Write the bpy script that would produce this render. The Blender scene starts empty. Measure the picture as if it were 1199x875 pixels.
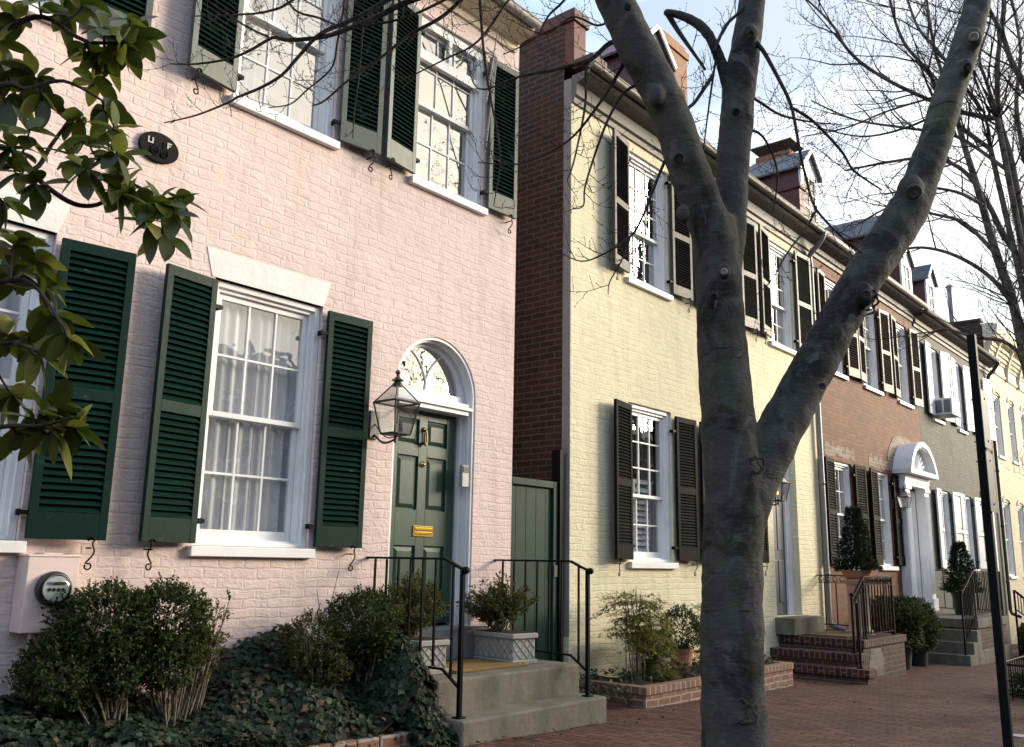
import bpy, math, random
from mathutils import Vector, Matrix
R = math.radians
rnd = random.Random(7)
S = bpy.context.scene
COL = S.collection

# ------------------------------------------------------------------ camera
YAW, PITCH, ROLL = R(49.327), R(11.869), R(1.0165)
FPX, PW, PH = 1049.376, 1199.0, 875.0          # focal length in pixels of the 1199 px photograph
CAM = Vector((0.0, -6.0, 1.4))
_f = Vector((math.sin(YAW)*math.cos(PITCH), math.cos(YAW)*math.cos(PITCH), math.sin(PITCH)))
_r0 = Vector((math.cos(YAW), -math.sin(YAW), 0.0)); _u0 = _r0.cross(_f)
C_R = math.cos(ROLL)*_r0 + math.sin(ROLL)*_u0
C_U = -math.sin(ROLL)*_r0 + math.cos(ROLL)*_u0
cam_data = bpy.data.cameras.new("camera"); cam = bpy.data.objects.new("camera", cam_data); COL.objects.link(cam)
cam.matrix_world = Matrix(((C_R.x, C_U.x, -_f.x, CAM.x), (C_R.y, C_U.y, -_f.y, CAM.y), (C_R.z, C_U.z, -_f.z, CAM.z), (0, 0, 0, 1)))
cam_data.sensor_width = 36.0; cam_data.lens = 36.0*FPX/PW
cam_data.clip_start = 0.05; cam_data.clip_end = 3000
S.camera = cam

# ------------------------------------------------------------------ sky, sun, exposure
SUN_EL, SUN_AZ = R(14.0), R(-33.0)             # azimuth measured from +X (down the street) towards +Y
sun_dir = Vector((math.cos(SUN_EL)*math.cos(SUN_AZ), math.cos(SUN_EL)*math.sin(SUN_AZ), math.sin(SUN_EL)))
W = bpy.data.worlds.new("World"); S.world = W; W.use_nodes = True
nt = W.node_tree; nt.nodes.clear()
def wn(t, **k):
    n = nt.nodes.new(t)
    for a, b in k.items(): setattr(n, a, b)
    return n
out = wn("ShaderNodeOutputWorld"); bg = wn("ShaderNodeBackground")
sky = wn("ShaderNodeTexSky", sky_type='NISHITA', sun_disc=False)
sky.sun_elevation = SUN_EL; sky.sun_rotation = R(90) - SUN_AZ
sky.altitude = 20; sky.air_density = 1.0; sky.dust_density = 1.6; sky.ozone_density = 1.2
tc = wn("ShaderNodeTexCoord"); mp = wn("ShaderNodeMapping"); mp.inputs['Scale'].default_value = (1.5, 1.5, 4.0)
cn = wn("ShaderNodeTexNoise"); cn.inputs['Scale'].default_value = 2.2; cn.inputs['Detail'].default_value = 7; cn.inputs['Roughness'].default_value = .58; cn.inputs['Distortion'].default_value = .5
cr = wn("ShaderNodeValToRGB"); cr.color_ramp.elements[0].position = .38; cr.color_ramp.elements[1].position = .68
cr.color_ramp.elements[0].color = (.36, .36, .36, 1); cr.color_ramp.elements[1].color = (1, 1, 1, 1)
mx = wn("ShaderNodeMixRGB"); mx.inputs['Color2'].default_value = (6.1, 6.65, 7.5, 1)
nt.links.new(tc.outputs['Generated'], mp.inputs['Vector']); nt.links.new(mp.outputs[0], cn.inputs['Vector'])
nt.links.new(cn.outputs['Fac'], cr.inputs[0]); nt.links.new(cr.outputs[0], mx.inputs['Fac'])
# cloud lit warm towards the low sun, cool away from it
dp_ = wn("ShaderNodeVectorMath", operation='DOT_PRODUCT'); dp_.inputs[1].default_value = sun_dir; nt.links.new(tc.outputs['Generated'], dp_.inputs[0])
wr = wn("ShaderNodeMapRange"); wr.inputs[1].default_value = .40; wr.inputs[2].default_value = .95; nt.links.new(dp_.outputs['Value'], wr.inputs[0])
cc_ = wn("ShaderNodeMixRGB"); cc_.inputs[1].default_value = (5.3, 6.7, 9.0, 1); cc_.inputs[2].default_value = (10.5, 9.2, 7.0, 1)
nt.links.new(wr.outputs[0], cc_.inputs[0]); nt.links.new(cc_.outputs[0], mx.inputs['Color2'])
nt.links.new(sky.outputs[0], mx.inputs['Color1']); nt.links.new(mx.outputs[0], bg.inputs[0])
bg.inputs[1].default_value = 0.135
nt.links.new(bg.outputs[0], out.inputs[0])
sd = bpy.data.lights.new("sun", 'SUN'); sd.energy = 4.3; sd.angle = R(24); sd.color = (1.0, .87, .69)
so = bpy.data.objects.new("sun", sd); COL.objects.link(so)
so.rotation_euler = (-sun_dir).to_track_quat('-Z', 'Y').to_euler(); so.location = (30, -30, 30)
V = S.view_settings
V.view_transform = 'Standard'; V.look = 'None'; V.gamma = 1; V.use_curve_mapping = False; V.exposure = 0.74
S.cycles.use_denoising = True; S.cycles.max_bounces = 7; S.cycles.transparent_max_bounces = 16
S.cycles.caustics_reflective = False; S.cycles.caustics_refractive = False; S.cycles.sample_clamp_indirect = 6

# ------------------------------------------------------------------ helpers
def px_ray(px, py):
    return _f + C_R*((px-PW/2)/FPX) - C_U*((py-PH/2)/FPX)
def at(px, py, d):
    """point seen at that pixel, on the upright plane d metres ahead"""
    r = px_ray(px, py); h = math.sin(YAW)*r.x + math.cos(YAW)*r.y
    return CAM + r*(d/h)
def aty(px, py, y):
    r = px_ray(px, py); return CAM + r*((y-CAM.y)/r.y)
def psize(npx, p):
    return npx/FPX*((Vector(p)-CAM).dot(_f))
def gz(x): return .08 - .027*(x-5.1)

def wl(o):
    v = Vector((0, 0, 0))
    while o is not None: v += o.location; o = o.parent
    return v
def tag(o, label, cat, group=None):
    o['label'] = label; o['category'] = cat
    if group: o['group'] = group
    return o
def thing(name, label, cat, loc, group=None):
    o = bpy.data.objects.new(name, None); COL.objects.link(o); o.location = loc; o.empty_display_size = .1
    return tag(o, label, cat, group)

class MB:
    def __init__(s): s.v = []; s.f = []; s.m = []
    def add(s, vs, fs, mi=0):
        o = len(s.v); s.v.extend([tuple(p) for p in vs]); s.f.extend([tuple(i+o for i in q) for q in fs]); s.m.extend([mi]*len(fs)); return s
    def box(s, x0, x1, y0, y1, z0, z1, mi=0):
        return s.add([(x0,y0,z0),(x1,y0,z0),(x1,y1,z0),(x0,y1,z0),(x0,y0,z1),(x1,y0,z1),(x1,y1,z1),(x0,y1,z1)],
              [(0,3,2,1),(4,5,6,7),(0,1,5,4),(1,2,6,5),(2,3,7,6),(3,0,4,7)], mi)
    def obox(s, c, ax, h, mi=0):
        c = Vector(c); vs = []
        for k in (-1, 1):
            for a, b in ((-1,-1),(1,-1),(1,1),(-1,1)): vs.append(c + ax[0]*(a*h[0]) + ax[1]*(b*h[1]) + ax[2]*(k*h[2]))
        return s.add(vs, [(0,3,2,1),(4,5,6,7),(0,1,5,4),(1,2,6,5),(2,3,7,6),(3,0,4,7)], mi)
    def quad(s, a, b, c, d, mi=0): return s.add([a, b, c, d], [(0,1,2,3)], mi)
    def prism(s, poly, y0, y1, mi=0, plane='xz'):
        n = len(poly)
        P = (lambda u, w, t: (u, t, w)) if plane == 'xz' else ((lambda u, w, t: (t, u, w)) if plane == 'yz' else (lambda u, w, t: (u, w, t)))
        vs = [P(u, w, y0) for u, w in poly] + [P(u, w, y1) for u, w in poly]
        fs = [tuple(range(n)), tuple(range(2*n-1, n-1, -1))] + [(i, n+i, n+(i+1) % n, (i+1) % n) for i in range(n)]
        return s.add(vs, fs, mi)
    def tube(s, pts, rad, n=6, mi=0, caps=True):
        pts = [Vector(p) for p in pts]; m = len(pts)
        if not hasattr(rad, '__len__'): rad = [rad]*m
        t0 = (pts[1]-pts[0]).normalized(); ref = Vector((0,0,1)) if abs(t0.z) < .9 else Vector((1,0,0))
        nrm = t0.cross(ref).normalized(); vs = []
        for i in range(m):
            t = (pts[min(i+1, m-1)]-pts[max(i-1, 0)])
            t = t.normalized() if t.length > 1e-9 else t0
            nrm = nrm - t*nrm.dot(t)
            nrm = nrm.normalized() if nrm.length > 1e-6 else t.orthogonal().normalized()
            b = t.cross(nrm)
            for k in range(n):
                a = 2*math.pi*k/n; vs.append(pts[i] + (nrm*math.cos(a)+b*math.sin(a))*rad[i])
        fs = [(i*n+k, i*n+(k+1) % n, (i+1)*n+(k+1) % n, (i+1)*n+k) for i in range(m-1) for k in range(n)]
        if caps: fs += [tuple(range(n-1, -1, -1)), tuple((m-1)*n+k for k in range(n))]
        return s.add(vs, fs, mi)
    def lathe(s, prof, c=(0,0,0), n=20, mi=0, ax=None):
        c = Vector(c); A = ax or (Vector((1,0,0)), Vector((0,1,0)), Vector((0,0,1))); vs = []
        for r, z in prof:
            for k in range(n):
                a = 2*math.pi*k/n; vs.append(c + A[0]*(r*math.cos(a)) + A[1]*(r*math.sin(a)) + A[2]*z)
        m = len(prof)
        fs = [(i*n+k, i*n+(k+1) % n, (i+1)*n+(k+1) % n, (i+1)*n+k) for i in range(m-1) for k in range(n)]
        fs += [tuple(range(n-1, -1, -1)), tuple((m-1)*n+k for k in range(n))]
        return s.add(vs, fs, mi)
    def blob(s, c, r, n=6, mi=0):
        prof = [(max(1e-4, math.sin(math.pi*i/n)), -math.cos(math.pi*i/n)) for i in range(n+1)]
        rr = r if hasattr(r, '__len__') else (r, r, r)
        return s.lathe(prof, c, n+2, mi, (Vector((rr[0],0,0)), Vector((0,rr[1],0)), Vector((0,0,rr[2]))))
    def build(s, name, mats, parent=None, smooth=False, bevel=0, loc=None, label=None):
        if not hasattr(mats, '__len__'): mats = [mats]
        base = wl(parent) if parent else Vector(loc or (0,0,0))
        me = bpy.data.meshes.new(name); me.from_pydata([(a-base.x, b-base.y, c-base.z) for a, b, c in s.v], [], s.f)
        for m in mats: me.materials.append(m)
        if len(mats) > 1: me.polygons.foreach_set('material_index', s.m)
        if smooth: me.polygons.foreach_set('use_smooth', [True]*len(s.f))
        me.update()
        o = bpy.data.objects.new(name, me); COL.objects.link(o)
        if parent: o.parent = parent
        else: o.location = base
        if bevel:
            b = o.modifiers.new("bevel", 'BEVEL'); b.width = bevel; b.segments = 2; b.limit_method = 'ANGLE'; b.angle_limit = R(40)
        if label: o['label'] = label
        return o

def smooth_path(pts, k=4):
    pts = [Vector(p) for p in pts]
    if len(pts) < 3: return [pts[0].lerp(pts[1], i/k) for i in range(k+1)]
    o = []
    for i in range(len(pts)-1):
        p0 = pts[max(i-1, 0)]; p1 = pts[i]; p2 = pts[i+1]; p3 = pts[min(i+2, len(pts)-1)]
        for j in range(k):
            t = j/k
            o.append(.5*((2*p1) + (p2-p0)*t + (2*p0-5*p1+4*p2-p3)*t*t + (3*p1-p0-3*p2+p3)*t**3))
    o.append(pts[-1]); return o

# ------------------------------------------------------------------ materials
MATS = {}
class NM:
    def __init__(s, name):
        s.m = bpy.data.materials.new(name); s.m.use_nodes = True; s.t = s.m.node_tree
        s.b = s.t.nodes['Principled BSDF']; s.o = s.t.nodes['Material Output']
    def n(s, t, **k):
        x = s.t.nodes.new(t)
        for a, b in k.items():
            if a in x.inputs: x.inputs[a].default_value = b
            else: setattr(x, a, b)
        return x
    def l(s, a, b): s.t.links.new(a, b)
    def math(s, op, a, b=None):
        x = s.n("ShaderNodeMath", operation=op)
        for i, q in enumerate((a, b)):
            if q is None: continue
            if isinstance(q, (int, float)): x.inputs[i].default_value = q
            else: s.l(q, x.inputs[i])
        return x.outputs[0]
    def mix(s, fac, a, b, mode='MIX'):
        x = s.n("ShaderNodeMixRGB", blend_type=mode)
        for i, q in enumerate((fac, a, b)):
            if isinstance(q, (int, float)): x.inputs[i].default_value = q
            elif isinstance(q, tuple): x.inputs[i].default_value = q if len(q) == 4 else q+(1,)
            else: s.l(q, x.inputs[i])
        return x.outputs[0]
    def noise(s, scale, detail=4, rough=.55, vec=None, dist=0):
        x = s.n("ShaderNodeTexNoise"); x.inputs['Scale'].default_value = scale; x.inputs['Detail'].default_value = detail
        x.inputs['Roughness'].default_value = rough; x.inputs['Distortion'].default_value = dist
        if vec is not None: s.l(vec, x.inputs['Vector'])
        return x.outputs['Fac']
    def ramp(s, fac, p0, p1, c0=(0,0,0,1), c1=(1,1,1,1)):
        x = s.n("ShaderNodeValToRGB"); e = x.color_ramp.elements
        e[0].position = p0; e[1].position = p1; e[0].color = c0; e[1].color = c1
        s.l(fac, x.inputs[0]); return x.outputs[0]
    def obj(s): return s.n("ShaderNodeTexCoord").outputs['Object']
    def bump(s, h, strength, dist, prev=None):
        x = s.n("ShaderNodeBump"); x.inputs['Strength'].default_value = strength; x.inputs['Distance'].default_value = dist
        s.l(h, x.inputs['Height'])
        if prev is not None: s.l(prev, x.inputs['Normal'])
        return x.outputs[0]
    def wall_uv(s, mode='wall'):
        xyz = s.n("ShaderNodeSeparateXYZ"); s.l(s.obj(), xyz.inputs[0]); c = s.n("ShaderNodeCombineXYZ")
        if mode == 'wall':
            s.l(s.math('ADD', xyz.outputs[0], xyz.outputs[1]), c.inputs[0]); s.l(xyz.outputs[2], c.inputs[1])
        elif mode == 'pave':
            s.l(xyz.outputs[1], c.inputs[0]); s.l(xyz.outputs[0], c.inputs[1])
        elif mode == 'stand':
            s.l(xyz.outputs[2], c.inputs[0]); s.l(s.math('ADD', xyz.outputs[0], xyz.outputs[1]), c.inputs[1])
        return c.outputs[0]
    def fin(s, col=None, rough=.5, normal=None, spec=.4, metal=0):
        if col is not None:
            if isinstance(col, tuple): s.b.inputs['Base Color'].default_value = col[:3]+(1,)
            else: s.l(col, s.b.inputs['Base Color'])
        if isinstance(rough, (int, float)): s.b.inputs['Roughness'].default_value = rough
        else: s.l(rough, s.b.inputs['Roughness'])
        s.b.inputs['Specular IOR Level'].default_value = spec; s.b.inputs['Metallic'].default_value = metal
        if normal is not None: s.l(normal, s.b.inputs['Normal'])
        return s.m

def sc(c, k): return tuple(min(1, x*k) for x in c[:3])
def brick(name, c1, c2, mortar, bw=.225, rh=.073, ms=.008, painted=False, mode='wall', bumpk=.5, rough=.75, grime=.25, wob=.012):
    a = NM(name); uv = a.wall_uv(mode)
    nz = a.n("ShaderNodeTexNoise"); nz.inputs['Scale'].default_value = 5; nz.inputs['Detail'].default_value = 3; a.l(uv, nz.inputs['Vector'])
    off = a.n("ShaderNodeVectorMath", operation='SCALE'); off.inputs['Scale'].default_value = wob*(4.2 if painted else 2)
    sub = a.n("ShaderNodeVectorMath", operation='SUBTRACT'); sub.inputs[1].default_value = (.5, .5, .5)
    a.l(nz.outputs['Color'], sub.inputs[0]); a.l(sub.outputs[0], off.inputs[0])
    ad = a.n("ShaderNodeVectorMath", operation='ADD'); a.l(uv, ad.inputs[0]); a.l(off.outputs[0], ad.inputs[1])
    b = a.n("ShaderNodeTexBrick", offset=.5, squash=1.0); a.l(ad.outputs[0], b.inputs['Vector'])
    b.inputs['Scale'].default_value = 1; b.inputs['Mortar Size'].default_value = ms; b.inputs['Mortar Smooth'].default_value = .5 if painted else .25
    b.inputs['Bias'].default_value = 0; b.inputs['Brick Width'].default_value = bw; b.inputs['Row Height'].default_value = rh
    b.inputs['Color1'].default_value = c1+(1,); b.inputs['Color2'].default_value = c2+(1,); b.inputs['Mortar'].default_value = mortar+(1,)
    col = b.outputs['Color']
    big = a.noise(.7, 5, .6, uv); fine = a.noise(28, 5, .65, uv); mid = a.noise(7, 4, .6, uv)
    col = a.mix(a.ramp(big, .45, .75), col, a.mix(1.0, col, (1-grime, 1-grime, 1-grime), 'MULTIPLY'))
    k = .12 if painted else .4
    col = a.mix(a.ramp(mid, .35, .7, (0,0,0,1), (k*2, k*2, k*2, 1)), col, a.mix(1.0, col, (.72, .70, .70), 'MULTIPLY'))
    if painted:
        chip = a.ramp(a.noise(11, 6, .7, uv), .70, .73); chip = a.mix(1.0, chip, a.ramp(a.noise(1.1, 3, .5, uv), .52, .62), 'MULTIPLY')
        col = a.mix(chip, col, tuple(sc(c1, .72)))
        vs_ = a.n("ShaderNodeMapping"); a.l(uv, vs_.inputs[0]); vs_.inputs['Scale'].default_value = (5, .5, 1)
        col = a.mix(a.ramp(a.noise(1.2, 6, .65, vs_.outputs[0]), .5, .8, (0,0,0,1), (.8,.8,.8,1)), col, a.mix(1.0, col, (.80, .77, .73), 'MULTIPLY'))
    joint = a.math('SUBTRACT', 1.0, b.outputs['Fac'])
    rb = a.n("ShaderNodeTexBrick", offset=.5); a.l(ad.outputs[0], rb.inputs['Vector'])       # each brick sits a little in or out
    for q, v in (('Scale', 1), ('Mortar Size', 0.0), ('Brick Width', bw), ('Row Height', rh)): rb.inputs[q].default_value = v
    rb.inputs['Color1'].default_value = (0,0,0,1); rb.inputs['Color2'].default_value = (1,1,1,1)
    if painted:      # thick paint fills many joints and leaves lumps
        keep = a.ramp(a.noise(4.5, 3, .6, uv, .5), .34, .60, (.04,.04,.04,1), (1,1,1,1)); h = a.math('MULTIPLY', joint, keep)
        st = a.n("ShaderNodeMapping"); a.l(uv, st.inputs[0]); st.inputs['Scale'].default_value = (1, 2.2, 1)
        lump = a.noise(9, 5, .62, st.outputs[0], .7)
        h = a.math('ADD', h, a.math('MULTIPLY', lump, 1.7)); h = a.math('ADD', h, a.math('MULTIPLY', rb.outputs['Color'], .42)); h = a.math('ADD', h, a.math('MULTIPLY', fine, 1.1))
    else:
        h = a.math('ADD', joint, a.math('MULTIPLY', rb.outputs['Color'], .35)); h = a.math('ADD', h, a.math('MULTIPLY', mid, .5)); h = a.math('ADD', h, a.math('MULTIPLY', fine, .55))
    return a.fin(col, rough, a.bump(h, bumpk, .011), .3)

def paint(name, col, rough=.4, wear=.0, wearcol=(.3,.3,.28), bumpk=.08, scale=18, spec=.5):
    a = NM(name); v = a.obj(); n1 = a.noise(scale, 5, .6, v); n2 = a.noise(2.5, 4, .6, v)
    c = a.mix(a.ramp(n2, .3, .75), tuple(col), sc(col, .8))
    if wear: c = a.mix(a.ramp(a.noise(9, 7, .75, v), .66-wear*.1, .72), c, tuple(wearcol))
    r = a.math('ADD', rough-.08, a.math('MULTIPLY', n1, .2))
    return a.fin(c, r, a.bump(n1, bumpk, .01), spec)
def stone(name, col, col2, scale=6, bumpk=.35, rough=.85, grain=60, drip=0):
    a = NM(name); v = a.obj(); n1 = a.noise(scale, 6, .65, v); n2 = a.noise(grain, 4, .7, v); n3 = a.noise(1.3, 4, .6, v)
    c = a.mix(a.ramp(n1, .3, .7), tuple(col), tuple(col2)); c = a.mix(a.ramp(n3, .5, .72), c, sc(col, .62))
    c = a.mix(.35, c, a.ramp(n2, .2, .8, sc(col, .5)+(1,), sc(col, 1.35)+(1,)))
    if drip:
        dm = a.n("ShaderNodeMapping"); a.l(v, dm.inputs[0]); dm.inputs['Scale'].default_value = (3.2, 3.2, 1.3)
        c = a.mix(a.ramp(a.noise(1.5, 6, .7, dm.outputs[0]), .42, .72, (0,0,0,1), (drip,drip,drip,1)), c, sc(col, .33))
    return a.fin(c, rough, a.bump(a.math('ADD', n1, a.math('MULTIPLY', n2, .7)), bumpk, .01), .25)
def leafmat(name, col, rough=.4, trans=.25, spec=.5):
    a = NM(name); v = a.obj(); n1 = a.noise(9, 2, .5, v)
    c = a.mix(a.ramp(n1, .3, .7), sc(col, .75), sc(col, 1.25)); a.fin(c, rough, None, spec)
    t = a.n("ShaderNodeBsdfTranslucent"); a.l(a.mix(1.0, c, (1.3, 1.5, .6), 'MULTIPLY'), t.inputs[0])
    m = a.n("ShaderNodeMixShader"); m.inputs[0].default_value = trans
    a.l(a.b.outputs[0], m.inputs[1]); a.l(t.outputs[0], m.inputs[2]); a.l(m.outputs[0], a.o.inputs[0]); return a.m
def glassmat(name, base=.22, wav=.35, tint=(.95,.97,.98), rough=.0, frk=1.3):
    a = NM(name); v = a.obj(); t = a.n("ShaderNodeBsdfTransparent"); t.inputs[0].default_value = tint+(1,)
    g = a.n("ShaderNodeBsdfGlossy"); g.inputs['Roughness'].default_value = rough
    ge = a.n("ShaderNodeNewGeometry"); dt = a.n("ShaderNodeVectorMath", operation='DOT_PRODUCT'); a.l(ge.outputs['Normal'], dt.inputs[0]); a.l(ge.outputs['Incoming'], dt.inputs[1])
    fz = a.math('POWER', a.math('SUBTRACT', 1.0, a.math('ABSOLUTE', dt.outputs['Value'])), 4.0); fz = a.math('ADD', .04, a.math('MULTIPLY', fz, .9))
    nrm = a.bump(a.noise(3.2, 2, .5, v, .6), wav, .02); a.l(nrm, g.inputs['Normal'])
    f = a.math('ADD', base, a.math('MULTIPLY', fz, frk)); f = a.math('MINIMUM', f, .97)
    m = a.n("ShaderNodeMixShader"); a.l(f, m.inputs[0]); a.l(t.outputs[0], m.inputs[1]); a.l(g.outputs[0], m.inputs[2]); a.l(m.outputs[0], a.o.inputs[0])
    return a.m
def louvermat(name, col, col2):
    return paint(name, col, .6, .35, col2, .12, 24, .05)

PINK, YEL = (.76, .612, .572), (.775, .715, .50)
m_pink = brick("pink painted brick", PINK, sc(PINK, .96), sc(PINK, .97), painted=True, bumpk=.5, grime=.10, ms=.010)
m_yel = brick("yellow painted brick", YEL, sc(YEL, .95), sc(YEL, .97), painted=True, bumpk=.5, grime=.10, ms=.010)
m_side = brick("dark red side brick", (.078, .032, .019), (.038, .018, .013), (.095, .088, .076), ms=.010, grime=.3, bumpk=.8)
m_red = brick("orange red brick", (.20, .076, .028), (.115, .045, .019), (.135, .082, .050), ms=.005, grime=.2)
m_grey = brick("grey green painted brick", (.105, .108, .090), (.086, .088, .074), (.088, .09, .075), painted=True, grime=.3, bumpk=.5)
m_cream = brick("cream painted brick", (.66, .58, .40), (.60, .53, .37), (.58, .51, .36), painted=True, grime=.12)
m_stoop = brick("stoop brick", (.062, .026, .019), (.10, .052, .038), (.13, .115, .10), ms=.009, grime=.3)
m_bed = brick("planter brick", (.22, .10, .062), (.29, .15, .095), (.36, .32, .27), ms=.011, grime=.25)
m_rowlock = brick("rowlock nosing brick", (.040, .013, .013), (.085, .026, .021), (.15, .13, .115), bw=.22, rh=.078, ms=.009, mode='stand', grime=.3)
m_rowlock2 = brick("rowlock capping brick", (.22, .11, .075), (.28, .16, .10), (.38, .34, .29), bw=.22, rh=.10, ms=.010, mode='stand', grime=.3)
m_pave = brick("brick pavement", (.150, .066, .047), (.064, .030, .024), (.016, .013, .012), bw=.21, rh=.105, ms=.007, mode='pave', grime=.3, bumpk=.9, wob=.03)
m_chim = brick("orange chimney brick", (.34, .17, .085), (.27, .125, .065), (.30, .24, .18), ms=.008)
m_white = paint("white woodwork", (.85, .855, .86), .42, .05, (.55, .54, .5))
m_lint = paint("white painted stone lintel", (.78, .775, .75), .6, .12, (.62,.6,.56), .6, 14)
m_green = louvermat("dark green shutter paint", (.004, .023, .017), (.05, .075, .06))
m_greenf = paint("worn dark green shutter frame paint", (.005, .026, .019), .5, .55, (.07, .085, .07), .15, 24, .12)
m_greenw = paint("weathered green shutter paint", (.055, .078, .066), .45, .25, (.16, .18, .15))
m_black = louvermat("black shutter paint", (.009, .0085, .008), (.03, .028, .025))
m_taupe = paint("taupe shutter frame paint", (.060, .054, .047), .55, .2, (.10, .09, .08))
m_doorg = paint("green door paint", (.022, .062, .042), .36, .0, bumpk=.05)
m_gate = paint("green gate paint", (.011, .042, .029), .55, .2, (.022, .06, .045), .15, 18, .2)
m_whsh = paint("white shutter paint", (.72, .74, .74), .45)
m_teal = paint("teal shutter edge paint", (.015, .06, .07), .45)
m_iron = paint("black wrought iron", (.006, .006, .0065), .45, .1, (.02,.013,.012), .1, 60, .08)
m_iron2 = paint("rusty wrought iron", (.016, .008, .008), .45, .3, (.05,.018,.014), .15, 60, .08)
m_brass = NM("brass").fin((.75, .52, .12), .22, None, .5, 1.0)
m_bronze = NM("aged bronze").fin((.20, .14, .08), .35, None, .5, .9)
m_lead = paint("dark lantern metal", (.05, .046, .04), .4, .3, (.12,.11,.09))
m_conc = stone("weathered concrete", (.205, .19, .15), (.135, .126, .098), 5, .6, .85, 45, .75)
m_blue = stone("bluestone", (.22, .23, .24), (.17, .18, .19), 5, .25)
m_trough = stone("cast stone planter", (.40, .39, .36), (.30, .29, .27), 12, .4)
m_soil = stone("potting soil", (.05, .036, .025), (.028, .02, .014), 30, .9)
m_coir = stone("coir mat", (.30, .19, .07), (.22, .13, .05), 90, 1.0, .95, 160)
m_mat2 = stone("straw doormat", (.20, .15, .08), (.13, .10, .06), 90, 1.0, .95, 160)
m_terra = stone("terracotta", (.42, .19, .11), (.34, .15, .085), 8, .2)
m_pinkpot = stone("pink glazed pot", (.42, .28, .25), (.36, .23, .21), 8, .15, .6)
m_blackpot = paint("black pot", (.012, .012, .013), .5)
m_gutter = paint("tan metal gutter", (.15, .135, .105), .45, .1)
m_gutw = paint("pale metal gutter", (.46, .44, .40), .4, .1)
m_corn = paint("taupe cornice paint", (.15, .138, .118), .6)
m_corn2 = paint("dark cornice paint", (.085, .075, .066), .6)
m_corncream = paint("cream cornice paint", (.70, .62, .44), .6)
m_roofred = paint("dark red roof metal", (.075, .016, .017), .5, .1, (.10,.03,.03))
m_redpaint = paint("red painted parapet", (.125, .035, .024), .6, .15, (.2,.06,.045))
m_roofgrey = paint("grey roof metal", (.085, .088, .092), .45, .1)
m_cheek = paint("brick red dormer siding", (.10, .032, .026), .6)
m_slate = stone("slate roof", (.10, .105, .11), (.07, .073, .078), 10, .4)
m_pipe = paint("galvanised pipe", (.22, .22, .22), .4, .1)
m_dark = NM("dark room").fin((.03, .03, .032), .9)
m_curt = paint("sheer curtain cloth", (.80, .80, .81), .9, bumpk=.02, spec=.1)
m_drape = paint("cream drape cloth", (.66, .63, .56), .9, bumpk=.02, spec=.1)
m_glass = glassmat("old window glass", .16, .16)
m_glass_hi = glassmat("old window glass facing the sky", .50, .08)
m_lampglass = glassmat("lantern glass", .10, .1, (.80,.82,.82), .12, 1.2)
m_acw = paint("white appliance plastic", (.62, .62, .60), .45)
m_acg = paint("grey louvre metal", (.12, .14, .15), .5)
m_asph = stone("asphalt", (.055, .055, .056), (.042, .042, .043), 20, .5, .9, 120)
m_kerb = stone("granite kerb", (.30, .29, .28), (.24, .235, .23), 12, .3)
m_ground = stone("packed earth", (.09, .075, .055), (.065, .055, .04), 6, .4)
m_patch = brick("scraped brick with old mortar", (.27, .215, .17), (.15, .075, .045), (.30, .26, .22), ms=.012, grime=.3)
m_meterface = paint("meter dial plate", (.55, .60, .56), .4)
m_mdark = NM("meter dark ring").fin((.02, .02, .025), .3, None, .5)
m_steel = NM("brushed steel").fin((.34, .34, .34), .5, None, .4, .2)
m_plate = paint("cast iron plaque", (.010, .009, .009), .75, .0, bumpk=.2, spec=.15)
m_letter = paint("worn silver lettering", (.50, .49, .45), .5)
m_pole = paint("dark green steel post", (.006, .009, .009), .5, .1, (.02,.022,.02), spec=.08)
m_signb = paint("bare aluminium sign back", (.05, .055, .06), .5)

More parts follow.
